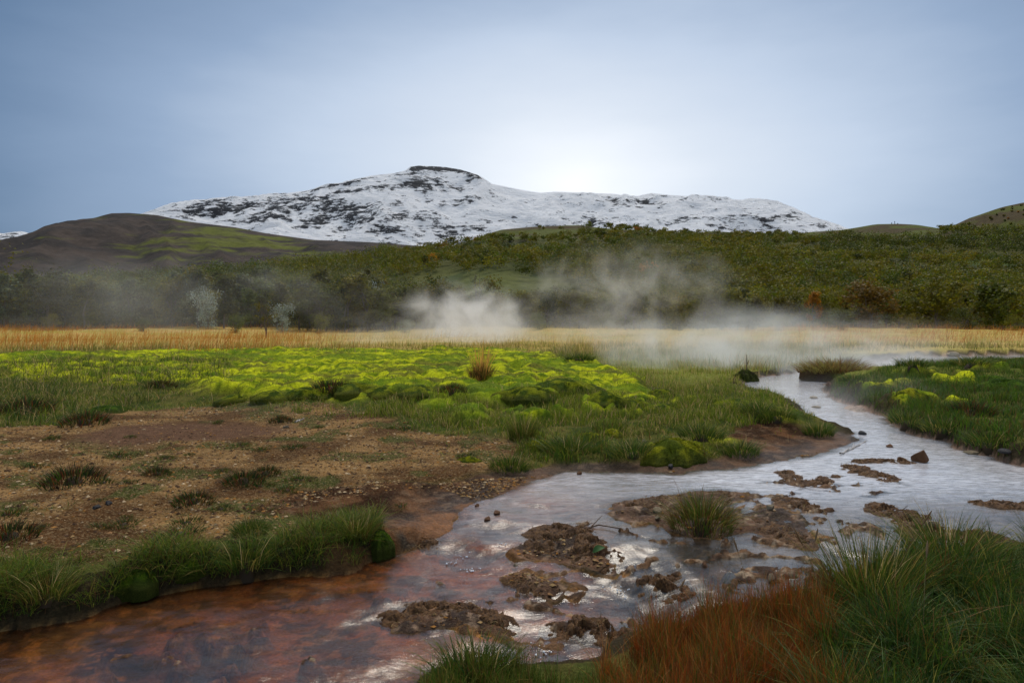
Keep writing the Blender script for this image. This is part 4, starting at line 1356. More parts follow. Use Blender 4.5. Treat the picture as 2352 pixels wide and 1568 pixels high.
def tussock_mesh(name, seed, n, radius, hrange, wrange, palette, weights, lean=(0.15, 0.9), stems=0, stem_h=0.0, stem_col=G['st'], dome=0.3):
    r = np.random.default_rng(seed)
    rr = np.sqrt(r.random(n)) * radius
    a = r.random(n) * 6.283
    P = np.stack([rr * np.cos(a), rr * np.sin(a), dome * radius * (1 - (rr / radius) ** 2) - 0.01], 1)
    h = hrange[0] + (hrange[1] - hrange[0]) * r.random(n)
    az = a + r.normal(size=n) * 0.5
    ln = (lean[0] + (lean[1] - lean[0]) * (rr / radius) * (0.5 + 0.8 * r.random(n)))
    base = pick_colors(r, n, palette, weights)
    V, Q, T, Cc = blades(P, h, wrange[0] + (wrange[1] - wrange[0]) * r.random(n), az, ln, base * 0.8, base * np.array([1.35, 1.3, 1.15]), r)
    parts = [(V, Q, T, Cc)]
    if stems:
        rr = np.sqrt(r.random(stems)) * radius * 0.6
        a = r.random(stems) * 6.283
        P = np.stack([rr * np.cos(a), rr * np.sin(a), np.zeros(stems)], 1)
        b = pick_colors(r, stems, [stem_col], [1])
        parts.append(blades(P, stem_h * (0.6 + 0.5 * r.random(stems)), np.full(stems, wrange[1] * 1.1), a + r.normal(size=stems) * 0.6, 0.1 + 0.4 * r.random(stems), b, b * 1.3, r))
    # the dark root mat the blades grow from
    k = 12
    an = np.arange(k) / k * 6.283
    rv = radius * (0.36 + 0.12 * r.random(k))
    dv = np.vstack([np.stack([rv * np.cos(an), rv * np.sin(an), np.full(k, -0.14)], 1), np.stack([0.6 * rv * np.cos(an), 0.6 * rv * np.sin(an), np.full(k, dome * radius * 0.55)], 1), [[0, 0, dome * radius * 0.8]]])
    dq = np.stack([np.arange(k), (np.arange(k) + 1) % k, k + (np.arange(k) + 1) % k, k + np.arange(k)], 1)
    dt = np.stack([k + np.arange(k), k + (np.arange(k) + 1) % k, np.full(k, 2 * k)], 1)
    parts.append((dv, dq, dt, np.tile(np.array([[0.055, 0.032, 0.014]]), (len(dv), 1))))
    Vn, Qn, Tn, Cn, o = [], [], [], [], 0
    for v, q_, t_, c_ in parts:
        Vn.append(v); Qn.append(q_ + o); Tn.append(t_ + o); Cn.append(c_)
        o += len(v)
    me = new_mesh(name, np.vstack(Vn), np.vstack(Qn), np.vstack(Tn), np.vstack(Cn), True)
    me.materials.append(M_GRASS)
    return me


def put(name, me, u, v, label, category, group=None, scale=1.0, rot=None, dz=0.0):
    p = gp(u, v)
    o = link(name, me, None, None, label, category, group, None, (p[0], p[1], p[2] + dz))
    o.rotation_euler = (0, 0, random.random() * 6.28 if rot is None else rot)
    o.scale = (scale, scale, scale) if np.isscalar(scale) else scale
    return o


PG = [G['g'], G['ol'], G['dg'], G['y']]
t_island = tussock_mesh('tussock', 401, 900, 0.22, (0.12, 0.26), (0.003, 0.006), [G['g'], G['ol'], G['br'], G['y']], [3, 3, 3, 1], (0.2, 1.25), 14, 0.42, G['br'], 0.5)
t_stems = tussock_mesh('tussock', 402, 420, 0.28, (0.15, 0.40), (0.008, 0.014), [G['br'], G['ol'], G['rd'], G['y']], [4, 3, 1, 2], (0.1, 0.7), 60, 1.0, G['or'], 0.6)
t_green = [tussock_mesh('tussock', 410 + i, 620, 0.22, (0.08, 0.24), (0.003, 0.008), PG, [4, 3, 2, .8], (0.15, 1.0), 6, 0.3, G['st'], 0.3) for i in range(3)]
t_small = [tussock_mesh('tussock', 420 + i, 160, 0.14, (0.04, 0.10), (0.005, 0.009), [G['g'], G['dg'], G['ol'], G['br']], [3, 3, 2, 2], (0.2, 1.1), 2, 0.14, G['br'], 0.25) for i in range(4)]
t_heath = [tussock_mesh('heather', 430 + i, 520, 0.26, (0.07, 0.17), (0.006, 0.010), [G['dg'], (0.05, 0.03, 0.016), G['rd'], G['br'], G['g']], [4, 3, 1.0, 1.5, 1.5], (0.1, 0.9), 10, 0.2, G['br'], 0.4) for i in range(2)]
t_tall = tussock_mesh('tussock', 440, 600, 0.22, (0.25, 0.5), (0.004, 0.008), [G['ol'], G['g'], G['y'], G['br']], [4, 3, 1, 1], (0.1, 0.7), 20, 0.6, G['st'], 0.3)

put('grass_tussock', t_island, 1612, 1222, 'shaggy brown and green grass tussock on the muddy islet in mid-stream', 'tussock', scale=1.15, dz=0.02)
put('grass_tussock', t_stems, 1105, 872, 'tussock with tall orange dead stems standing up out of the moss', 'tussock', scale=1.0)
put('grass_tussock', t_green[0], 1330, 832, 'dark green tussock half veiled by steam behind the moss', 'tussock', scale=(2.0, 1.6, 1.2))
MOUND = (0, 0, 0)
put('grass_tussock', t_green[1], 1900, 866, 'grey-green tussock on the mound where the stream bends', 'tussock', scale=(2.4, 1.8, 1.1))
put('grass_tussock', t_heath[1], 1945, 842, 'reddish dry tussock on top of the steaming mound', 'tussock', scale=(2.0, 1.4, 1.4))
put('grass_tussock', t_green[2], 1785, 962, 'thick grass tussock at the point of the near bank beside the bend', 'tussock', scale=(1.5, 1.1, 0.95))
put('grass_tussock', t_green[0], 1740, 948, 'paler grass tussock on the bank above the bend', 'tussock', scale=(1.3, 1.1, 0.9))
put('grass_tussock', t_green[1], 1880, 1000, 'small grass tussock with dark stems on the mud spit', 'tussock', scale=0.95)
put('grass_tussock', t_green[2], 1170, 1082, 'bright green tussock at the edge of the bare mud by the stream', 'tussock', scale=(1.0, 0.9, 0.9))
put('grass_tussock', t_green[0], 1455, 1055, 'low green tussock on the stream side of the yellow moss mound', 'tussock', scale=(1.5, 1.0, 0.9))
put('grass_tussock', t_green[1], 1700, 1045, 'low green tussock on the muddy shore past the yellow moss mound', 'tussock', scale=(1.5, 1.0, 0.8))
put('grass_tussock', t_green[1], 1310, 1042, 'dense short tussock beside a row of small moss domes', 'tussock', scale=(1.6, 1.0, 0.9))
put('grass_tussock', t_tall, 1200, 1010, 'wispy straw-stemmed tussock at the edge of the gravel', 'tussock', scale=0.8)
put('grass_tussock', t_green[0], 1610, 1010, 'rounded grey-green tussock beside the drifting vapour', 'tussock', scale=(1.3, 1.1, 0.9))
put('grass_tussock', t_tall, 820, 1238, 'big bright green tussock at the end of the streamside fringe', 'tussock', scale=(0.62, 0.62, 0.42))
put('grass_tussock', t_green[2], 565, 1318, 'spiky light green tussock hanging over the brown water', 'tussock', scale=0.9)
put('grass_tussock', t_tall, 110, 1395, 'large dark tussock drooping into the stream, nearest on the fringe', 'tussock', scale=(0.7, 0.7, 0.40))
put('grass_tussock', t_green[0], 575, 1228, 'small broad-leaved green clump between gravel and streamside fringe', 'tussock', scale=0.62)
put('grass_tussock', t_tall, 2000, 1400, 'upright fan of tall yellow-green grass at the water edge', 'tussock', scale=(1.0, 1.0, 1.0))
put('grass_tussock', t_tall, 2180, 1310, 'tall green tussock at the edge of the calm pool', 'tussock', scale=(1.1, 1.1, 0.8))
put('grass_tussock', t_green[1], 1090, 1562, 'green and yellow tussock at the bottom edge of the scene', 'tussock', scale=(1.1, 0.9, 0.85))
put('grass_tussock', t_green[0], 2095, 848, 'rounded tussock at the upstream tip of the far bank', 'tussock', scale=(1.9, 1.5, 1.1))
put('grass_tussock', t_green[2], 2230, 838, 'dark green tussock row end on top of the far bank', 'tussock', scale=(2.2, 1.6, 1.0))
put('grass_tussock', t_green[1], 1960, 878, 'small green tussock at the nose of the far bank', 'tussock', scale=(1.4, 1.1, 0.9))
put('grass_tussock', t_green[0], 2085, 985, 'shaggy tussock hanging over the dark undercut of the far bank', 'tussock', scale=(1.5, 1.1, 0.95))
put('grass_tussock', t_green[2], 2170, 1000, 'shaggy straw-tinted tussock further along the undercut bank', 'tussock', scale=(1.4, 1.1, 0.9))
put('grass_tussock', t_green[1], 2270, 1025, 'shaggy dark tussock at the downstream end of the undercut bank', 'tussock', scale=(1.5, 1.1, 0.85))

heaths = [(168, 1112, 1.15, 'biggest dark heather bush on the gravel flat'), (195, 975, 1.3, 'dark heather bush at the back edge of the gravel flat'), (560, 1112, 0.8, 'flat dark heather patch in the middle of the gravel flat'),
          (610, 1092, 0.6, 'small heather patch just behind the flat one on the gravel'), (445, 1160, 0.75, 'heather patch with reddish and yellow tips on the gravel'), (645, 970, 0.7, 'low grey heather at the rim of the bare earth patch'),
          (360, 1092, 0.55, 'small green heather left of centre on the gravel'), (20, 1240, 0.8, 'dark heather at the side of the gravel flat'), (370, 890, 1.2, 'very dark round heather bush among the moss'),
          (60, 950, 1.6, 'broad dark heather bush in the tangled grass'), (760, 905, 1.5, 'dark green heather clump in front of the moss cushions'), (1040, 905, 1.0, 'brownish heather clump under the orange-stemmed tussock'),
          (2230, 955, 1.3, 'brown heather hollow on the far bank')]
for i, (u, v, s, lab) in enumerate(heaths):
    put('heather_bush', t_heath[i % 2], u, v, lab, 'heather', 'heather bushes', scale=(s, s, s * 0.85))
n_t = 0
rs = np.random.default_rng(77)
tufts = []
while n_t < 46:
    u, v = rs.uniform(-20, 1180), rs.uniform(950, 1270)
    p = gp(u, v)
    z, w, sd, m = height(np.array([p[0]]), np.array([p[1]]))
    if m['grav'][0] < 0.5 and m['mud'][0] < 0.3 or sd[0] < 0.1:
        continue
    if m['mud'][0] > 0.5 and rs.random() < 0.7:
        continue
    tufts.append((u, v, p, rs.uniform(0.3, 0.95), rs.uniform(0.9, 1.7), rs.uniform(0, 6.28)))
    n_t += 1

MARKS = [(168, 1112, 'the biggest heather bush'), (195, 975, 'the heather at the back of the gravel'), (560, 1112, 'the flat heather in mid gravel'), (445, 1160, 'the reddish-tipped heather'), (645, 970, 'the grey heather by the bare patch'),
         (20, 1240, 'the heather at the gravel side'), (233, 1167, 'the two dark stones'), (690, 967, 'the white stick'), (1076, 1062, 'the yellow moss pad on mud'), (1170, 1082, 'the bright tussock by the stream'), (575, 1228, 'the broad-leaved clump'),
         (820, 1238, 'the big tussock ending the fringe'), (360, 1092, 'the small green heather'), (1200, 1010, 'the wispy tussock'), (400, 1000, 'the middle of the bare earth patch')]
near = {}
for k_, (u, v, p, sc_, wd_, rot_) in enumerate(tufts):
    d_, mk = min((math.hypot(u - a_, (v - b_) * 2.2), (a_, b_, n_)) for a_, b_, n_ in MARKS)
    side = ('left of' if u < mk[0] else 'right of') if abs(u - mk[0]) > 2.2 * abs(v - mk[1]) else ('behind' if v < mk[1] else 'in front of')
    near.setdefault((mk[2], side), []).append((d_, k_))
RANK = ['closest', 'second closest', 'third closest', 'fourth closest', 'fifth closest', 'sixth closest', 'seventh closest', 'eighth closest']
tuft_lab = {}
for (mk, side), row in near.items():
    for i_, (d_, k_) in enumerate(sorted(row)):
        tuft_lab[k_] = f'low grass tuft {side} {mk}' + ('' if len(row) == 1 else f', {RANK[min(i_, 7)]} one')
for k_, (u, v, p, sc_, wd_, rot_) in enumerate(tufts):
    o = link('grass_tuft', t_small[k_ % 4], None, None, tuft_lab[k_], 'grass tuft', 'small tufts on the gravel flat', None, (p[0], p[1], p[2]))
    o.scale = (sc_ * wd_, sc_, sc_ * 0.8)
    o.rotation_euler = (0, 0, rot_)

# a few tall seed stalks in front
me = None
for i, (u, v, hgt, lab) in enumerate([(1905, 1500, 0.62, 'single pale seed stalk rising above the red grass'), (1515, 1530, 0.42, 'bent pale seed stalk leaning out of the red grass'), (2120, 1520, 0.50, 'pale drooping seed stalk in the tall green grass'),
                                      (1730, 1480, 0.52, 'thin straw stalk in front of the islet'), (1850, 1440, 0.50, 'straw stalk beside the red seed heads'), (2050, 1420, 0.60, 'straw stalk at the pool edge before the calm water')]):
    r = np.random.default_rng(500 + i)
    t = np.linspace(0, 1, 9)
    a = r.random() * 6.28
    bend = hgt * (0.12 + 0.25 * r.random())
    path = np.stack([np.cos(a) * bend * t ** 2, np.sin(a) * bend * t ** 2, hgt * t], 1)
    v1, q1 = tube(path, 0.0016 * (1 - 0.4 * t), 4)
    head = path[-1] + (path[-1] - path[-2]) * np.linspace(-0.4, 0.8, 7)[:, None]
    v2, q2 = tube(head, 0.0052 * np.sin(np.linspace(0.25, 3.0, 7)) + 0.0008, 5)
    root = bpy.data.objects.new('seed_stalk', None)
    COL.objects.link(root)
    p = gp(u, v)
    root.location = p
    root['label'], root['category'], root['group'] = lab, 'seed stalk', 'seed stalks of the near bank'
    for nm, vv, qq, cc in (('stem', v1, q1, (0.30, 0.20, 0.09)), ('seed_head', v2, q2, (0.36, 0.23, 0.12))):
        m_ = new_mesh(nm, vv, qq, None, np.tile(np.array([cc]), (len(vv), 1)), True)
        link(nm, m_, M_GRASS, root)


# ------------------------------------------------------------------ moss cushions
def dome_mesh(name, seed, rough=0.12, cols=((0.13, 0.19, 0.008), (0.36, 0.40, 0.012)), n_a=84, n_r=30, skirt=(0.085, 0.095, 0.014)):
    """unit-radius, unit-height lumpy cushion"""
    r = np.random.default_rng(seed)
    a = np.linspace(0, 2 * math.pi, n_a, endpoint=False)
    t = np.linspace(0, 1, n_r)
    A, T = np.meshgrid(a, t)
    X, Y = np.cos(A) * T, np.sin(A) * T
    edge = 1 + 0.45 * (fbm(np.cos(A) * 1.6 + seed, np.sin(A) * 1.6, seed, 4) - 0.5) * 2
    Z = (1 - T ** 1.8) ** 1.0
    lump = np.sqrt(np.clip(1 - (worley(X * 2.1 + seed, Y * 2.1, seed) / 0.8) ** 2, 0, 1))
    lump2 = np.sqrt(np.clip(1 - (worley(X * 6 + seed, Y * 6, seed + 5) / 0.8) ** 2, 0, 1))
    Z = Z * (0.66 + 0.26 * lump + 0.14 * lump2) + 2 * rough * (fbm(X * 3 + seed, Y * 3, seed + 1, 4) - 0.5)
    Z = np.where(T > 0.97, -0.75, Z)
    V = np.stack([X * edge, Y * edge, Z], -1).reshape(-1, 3)
    i = np.arange(n_r - 1)[:, None] * n_a
    j = np.arange(n_a)[None]
    Q = np.stack([i + j, i + (j + 1) % n_a, i + n_a + (j + 1) % n_a, i + n_a + j], -1).reshape(-1, 4)[:, ::-1]
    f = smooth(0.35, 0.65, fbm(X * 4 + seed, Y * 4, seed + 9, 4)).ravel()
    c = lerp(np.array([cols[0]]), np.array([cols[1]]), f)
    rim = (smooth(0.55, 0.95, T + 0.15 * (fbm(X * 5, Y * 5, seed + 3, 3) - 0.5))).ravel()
    c = lerp(c, np.array([skirt]), rim * 0.8)  # foot darker than the top: shade painted into the cushion colour
    # fuzz of sprigs over the surface
    n = 1500
    rr, aa = np.sqrt(r.random(n)) * 0.95, r.random(n) * 6.283
    px, py = rr * np.cos(aa), rr * np.sin(aa)
    pz = (1 - rr ** 1.8) * 0.92
    base = lerp(np.array([cols[0]]), np.array([cols[1]]), r.random(n))
    bv, bq, bt, bc = blades(np.stack([px, py, pz], 1), 0.03 + 0.07 * r.random(n), np.full(n, 0.022), aa, 0.2 + rr, base * 0.8, base * 1.35, r, 2)
    o = len(V)
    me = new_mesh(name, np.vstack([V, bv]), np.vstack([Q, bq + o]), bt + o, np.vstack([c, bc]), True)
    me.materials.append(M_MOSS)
    return me


YEL = ((0.12, 0.16, 0.006), (0.46, 0.45, 0.010))
GRN = ((0.05, 0.105, 0.006), (0.12, 0.22, 0.008))
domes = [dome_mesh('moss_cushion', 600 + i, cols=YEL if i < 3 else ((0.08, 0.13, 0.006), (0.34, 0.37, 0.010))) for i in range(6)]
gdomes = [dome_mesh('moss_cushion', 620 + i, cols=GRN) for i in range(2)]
cushions = [  # u, v of the foot, half width px, height px, mesh, label
    (1558, 1062, 78, 62, domes[0], 'large yellow-green moss mound with an eroded brown foot at the stream shore'),
    (1076, 1062, 31, 17, domes[1], 'small flat yellow moss pad alone on the bare mud'),
    (1408, 1003, 27, 22, domes[2], 'round yellow moss dome at the end of a short row'),
    (1358, 1008, 42, 15, domes[1], 'low flat moss pad next to the round dome'),
    (1240, 1030, 40, 24, domes[0], 'moss dome beside the wispy tussock on the gravel edge'),
    (1523, 905, 30, 18, domes[3], 'little moss dome near the drifting steam'),
    (1523, 945, 52, 20, domes[4], 'wide low moss pad above the mud spit'),
    (1697, 937, 58, 24, domes[5], 'moss pad on the bank above the bend'),
    (2028, 898, 34, 12, domes[2], 'slim yellow moss pad on the far bank'),
    (2112, 915, 54, 32, domes[1], 'wide yellow-green moss mound in the middle of the far bank'),
    (2332, 897, 62, 36, gdomes[0], 'vivid green moss mound on the far bank at the picture edge'),
    (2292, 872, 34, 14, gdomes[1], 'small vivid green moss pad behind the bigger green one'),
    (872, 1262, 30, 50, gdomes[1], 'rounded dark moss hump at the end of the streamside fringe'),
    (300, 1372, 52, 40, gdomes[0], 'dark green moss hump under the streamside grass'),
    (410, 1338, 40, 30, gdomes[1], 'dim moss hump beside the water in the grass fringe'),
    (1215, 905, 66, 42, domes[3], 'bulging moss cushion right of the orange-stemmed tussock'),
    (1300, 908, 74, 44, domes[5], 'largest bulging moss cushion at the front of the carpet'),
    (1392, 925, 50, 44, domes[4], 'dark-sided moss cushion at the corner of the carpet'),
    (1455, 940, 40, 34, domes[3], 'moss hump beside the crumbling dark soil'),
    (960, 905, 48, 28, domes[5], 'moss cushion left of the orange-stemmed tussock'),
    (880, 912, 52, 30, domes[4], 'moss cushion two places left of the orange-stemmed tussock'),
    (800, 905, 56, 34, domes[3], 'moss cushion above the centre of the bare earth patch'),
    (700, 912, 56, 34, domes[5], 'moss cushion behind the white stick'),
    (620, 915, 48, 24, domes[4], 'low moss cushion at the back of the bare earth patch'),
    (540, 918, 46, 20, domes[3], 'lowest moss cushion at the left end of the front row'),
    (270, 888, 56, 20, domes[2], 'yellow moss pad in the tangled grass'),
    (70, 885, 50, 16, domes[1], 'yellow moss pad near the side of the tangled grass'),
    (230, 945, 46, 22, gdomes[0], 'green moss pad in the shade of the tangled grass')]
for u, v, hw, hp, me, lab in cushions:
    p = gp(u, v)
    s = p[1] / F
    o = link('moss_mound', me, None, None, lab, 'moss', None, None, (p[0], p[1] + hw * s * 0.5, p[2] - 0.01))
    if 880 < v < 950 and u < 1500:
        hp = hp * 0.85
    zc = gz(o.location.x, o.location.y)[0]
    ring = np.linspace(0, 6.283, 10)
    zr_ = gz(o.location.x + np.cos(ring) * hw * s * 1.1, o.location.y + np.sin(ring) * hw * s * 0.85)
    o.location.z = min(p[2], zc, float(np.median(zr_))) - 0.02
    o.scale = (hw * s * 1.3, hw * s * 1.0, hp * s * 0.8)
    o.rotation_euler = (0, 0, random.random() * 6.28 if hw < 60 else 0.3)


p = gp(1935, 858)
mo = link('grassy_mound', dome_mesh('turf', 640, 0.2, ((0.10, 0.085, 0.03), (0.20, 0.19, 0.04)), skirt=(0.10, 0.05, 0.03)), None, None, 'rounded mound of dry turf standing where the stream bends in the steam', 'mound', None, None, (p[0], p[1] + 0.5, p[2] - 0.03))
mo.scale = (1.0, 0.7, 0.26)
gm_ = link('turf_grass', tussock_mesh('turf_grass', 445, 1800, 1.0, (0.35, 1.3), (0.010, 0.020), [(0.20, 0.19, 0.05), G['br'], G['y'], (0.22, 0.09, 0.05)], [4, 2, 3, 2], (0.1, 0.5), 60, 2.2, G['br'], 0.75), None, mo)


# ------------------------------------------------------------------ crusts of mud across the stream
def ridge(px, width, hgt, seed, label, roots=130):
    pts = gps([(u, v) for u, v in px])
    pts[:, 2] = wlev(pts[:, 0], pts[:, 1])
    # resample
    seg = np.concatenate([[0], np.cumsum(np.hypot(np.diff(pts[:, 0]), np.diff(pts[:, 1])))])
    n = int(np.clip(seg[-1] / 0.012, 30, 230))
    s = np.linspace(0, seg[-1], n)
    cx, cy = np.interp(s, seg, pts[:, 0]), np.interp(s, seg, pts[:, 1])
    dx, dy = np.gradient(cx), np.gradient(cy)
    L_ = np.hypot(dx, dy) + 1e-9
    nx, ny = -dy / L_, dx / L_
    m = 29
    width = width * 1.35
    t = np.linspace(-1, 1, m)
    S, T = np.meshgrid(s, t, indexing='ij')
    wob = 1 + 0.9 * (fbm(s * 6 + seed, s * 0 + seed, seed, 3) - 0.5)[:, None] * 1.4
    endt = np.sqrt(np.clip(np.minimum(S, seg[-1] - S) / (width * 1.2), 0, 1))
    off = T * width * wob * (0.25 + 0.75 * endt) + (fbm(s * 4, s * 0, seed + 2, 3) - 0.5)[:, None] * width * 0.9
    X = cx[:, None] + nx[:, None] * off
    Y = cy[:, None] + ny[:, None] * off
    prof = (1 - np.abs(T) ** 2.2) * endt
    nz = smooth(0.30, 0.62, fbm(X * 15, Y * 15, seed + 3, 4))
    chunk = 1 - worley(X * 22, Y * 22, seed + 4)
    grit = fbm(X * 55, Y * 55, seed + 8, 2) - 0.5
    hgt = hgt * 0.36
    ledge = smooth(0.42, 0.50, 0.6 * fbm(X * 9, Y * 13, seed + 6, 4) + 0.4 * fbm(X * 30, Y * 34, seed + 7, 3))
    Z = wlev(X.ravel(), Y.ravel()).reshape(X.shape) - 0.04 + 0.030 * prof + 0.030 * ledge * smooth(0.05, 0.3, prof) + hgt * prof ** 1.5 * (0.1 + 0.8 * nz + 0.35 * chunk) * ledge + 0.035 * grit * prof
    X = X + (fbm(X * 25, Y * 25, seed + 5, 2) - 0.5) * 0.04
    V = np.stack([X, Y, Z], -1).reshape(-1, 3)
    base = V.mean(0)
    base[2] = V[:, 2].min()
    me = new_mesh('mud_crust', V - base, grid_quads(n, m), None, None, True)
    root = link('mud_bar', me, M_CRUST, None, label, 'mud bar', None, None, base)
    if roots:
        r = np.random.default_rng(seed)
        k = r.integers(0, len(V), roots)
        b = pick_colors(r, roots, [G['br'], G['st'], (0.06, 0.04, 0.02)], [3, 1, 3])
        bv, bq, bt, bc = blades(V[k] - base, 0.02 + 0.06 * r.random(roots), np.full(roots, 0.004), r.random(roots) * 6.283, 0.9 + 1.2 * r.random(roots), b, b * 1.2, r, 3, 0.25)
        mm = new_mesh('dead_roots', bv, bq, bt, bc, True)
        link('dead_roots', mm, M_GRASS, root, kind='stuff')
    return root


ridge([(1775, 1100), (1810, 1106), (1835, 1113), (1865, 1120), (1905, 1105)], 0.10, 0.05, 701, 'broken line of tawny mud clods in the upper shallows')
ridge([(1926, 1088), (1960, 1093), (1994, 1110), (2028, 1119), (2066, 1129)], 0.17, 0.06, 702, 'dark crumbling mud bar slanting through the calm bright pool')
ridge([(1960, 1082), (2020, 1079), (2072, 1081), (2103, 1080)], 0.09, 0.035, 703, 'thin mud line leading to the brown rock')
ridge([(1780, 1142), (1829, 1152), (1851, 1168), (1880, 1182), (1905, 1192)], 0.15, 0.08, 704, 'lumpy mud bar between the islet and the calm pool')
ridge([(1984, 1180), (2024, 1192), (2063, 1208), (2135, 1226), (2189, 1240), (2261, 1238), (2360, 1246), (2450, 1250)], 0.14, 0.09, 705, 'long mud dam holding back the calm pool beside the tall grass')
ridge([(2218, 1176), (2261, 1184), (2310, 1186), (2400, 1188)], 0.12, 0.06, 706, 'short mud bar by the picture edge of the calm pool')
ridge([(1190, 1276), (1230, 1246), (1263, 1226), (1290, 1222), (1331, 1258), (1375, 1277), (1409, 1299), (1420, 1330)], 0.15, 0.10, 707, 'curved mossy mud bank across the middle of the stream below the cascade')
ridge([(1490, 1330), (1510, 1350), (1530, 1375), (1556, 1405)], 0.14, 0.13, 708, 'root-matted mud lump beside the chute into the dark pool')
ridge([(1154, 1333), (1195, 1348), (1229, 1362), (1265, 1382)], 0.12, 0.05, 709, 'low mud bar between two small shallow pools')
ridge([(906, 1452), (940, 1420), (991, 1402), (1042, 1402), (1093, 1412), (1144, 1436), (1154, 1469)], 0.13, 0.09, 710, 'arched mud and root bank nearest the bottom of the stream')
ridge([(1273, 1464), (1310, 1448), (1340, 1444), (1382, 1456), (1420, 1470)], 0.13, 0.11, 711, 'tufted brown root clump damming the dark pool')
ridge([(1840, 1318), (1873, 1327), (1905, 1340), (1935, 1356)], 0.10, 0.09, 712, 'dark mud ledge beside the rapids behind the red grass')
ridge([(1700, 1200), (1760, 1208), (1810, 1225), (1850, 1248), (1880, 1256)], 0.13, 0.07, 713, 'jagged mud edge running down the side of the islet')
ridge([(1405, 1172), (1460, 1160), (1520, 1150), (1590, 1136), (1660, 1136), (1712, 1140)], 0.10, 0.04, 714, 'stony crust along the upstream side of the islet')
ridge([(950, 1252), (980, 1262), (1010, 1256)], 0.13, 0.12, 715, 'dark root clump at the foot of the bare mud slope by the cascade')
ridge([(1290, 1560), (1340, 1548), (1400, 1530)], 0.12, 0.05, 716, 'pale gravelly mud at the bottom edge before the red grass')


# ------------------------------------------------------------------ rocks, wood, leaf
def rock_mesh(seed, flat=0.7, cuts=11):
    r = np.random.default_rng(seed)
    bm = bmesh.new()
    bmesh.ops.create_icosphere(bm, subdivisions=3, radius=1.0)
    planes = [(Vector(d / np.linalg.norm(d)), 0.42 + 0.3 * r.random()) for d in r.normal(size=(cuts, 3))]
    for v in bm.verts:
        for nrm, d in planes:
            k = v.co.dot(nrm) - d
            if k > 0:
                v.co -= nrm * k * 0.9
        v.co += v.co.normalized() * float(0.12 * (fbm(np.array([v.co.x * 2 + v.co.z]), np.array([v.co.y * 2 + seed]), seed, 3)[0] - 0.5))
        v.co.z *= flat
    me = bpy.data.meshes.new('rock')
    bm.to_mesh(me)
    bm.free()
    return me


rocks = [(2121, 1084, 25, 26, M_ROCK, 'angular reddish-brown rock standing in the calm pool', 'rock'), (2073, 1081, 14, 11, M_ROCK, 'small brown rock at the end of the mud line', 'rock'),
         (1331, 1104, 8, 6, M_ROCK, 'small brown stone alone in the bright shallows', 'stone'), (1540, 1078, 8, 9, M_DARKROCK, 'dark pointed stone on the shore below the yellow moss mound', 'stone'),
         (1985, 1008, 12, 8, M_DARKROCK, 'dark rounded stone at the tip of the mud spit', 'stone'), (2045, 1043, 8, 6, M_ROCK, 'brown stone breaking the surface past the stick', 'stone'),
         (1770, 1175, 17, 10, M_PALEROCK, 'flat-topped tawny rock on the islet edge', 'rock'), (2142, 1232, 30, 20, M_PALEROCK, 'pale crusted boulder in the mud dam', 'boulder'),
         (1510, 1178, 15, 8, M_PALEROCK, 'flat pale slab on the upstream side of the islet', 'rock'), (1513, 1205, 12, 8, M_PALEROCK, 'pale pitted stone at the side of the islet', 'stone'),
         (1184, 1308, 7, 6, M_PALEROCK, 'white pebble at the rim of the small middle pool', 'pebble'), (248, 1160, 12, 7, M_DARKROCK, 'upper of two dark stones on the gravel', 'stone'), (218, 1174, 13, 8, M_DARKROCK, 'lower of two dark stones on the gravel', 'stone'),
         (655, 985, 9, 6, M_PALEROCK, 'tan stone on the bare earth patch', 'stone'), (1480, 1018, 9, 6, M_PALEROCK, 'whitish stone beside the yellow moss mound', 'stone'), (1905, 892, 8, 7, M_ROCK, 'brown stone in the shallow by the far bank', 'stone'),
         (1870, 925, 12, 4, M_PALEROCK, 'flat pale stone awash where the stream bends', 'stone'), (1875, 946, 12, 4, M_PALEROCK, 'second flat stone awash below the bend', 'stone'),
         (2240, 1050, 22, 7, M_PALEROCK, 'heap-like white lichen-spotted rock at the end of the far bank', 'rock'), (2315, 1062, 16, 8, M_DARKROCK, 'dark rock at the water edge below the far bank', 'rock'), (1095, 1175, 7, 5, M_ROCK, 'rusty stone at the shore above the cascade', 'stone'),
         (1140, 1200, 14, 8, M_ROCK, 'rusty rock under the cascade, upper one', 'rock'), (1120, 1225, 15, 9, M_ROCK, 'rusty rock under the cascade, lower one', 'rock'), (2190, 822, 20, 9, M_PALEROCK, 'pale rock on the steaming far shore', 'rock'),
         (1620, 1330, 10, 7, M_ROCK, 'brown stone in the ripples before the red grass', 'stone'), (1775, 1345, 14, 12, M_PALEROCK, 'tan stone at the waterline behind the red grass', 'stone')]
for i, (u, v, hw, hp, mt, lab, cat) in enumerate(rocks):
    p = gp(u, v)
    s = p[1] / F
    me = rock_mesh(800 + i, 1.0)
    zw = max(p[2], float(wlev(np.array([p[0]]), np.array([p[1]]))[0]))
    o = link('rock', me, mt, None, lab, cat, None, None, (p[0], p[1] + 0.4 * hw * s, zw + hp * s * 0.35))
    o.scale = (hw * s, hw * s * 0.8, hp * s)
    o.rotation_euler = (0, 0, random.random() * 6.28 if i else 0.5)


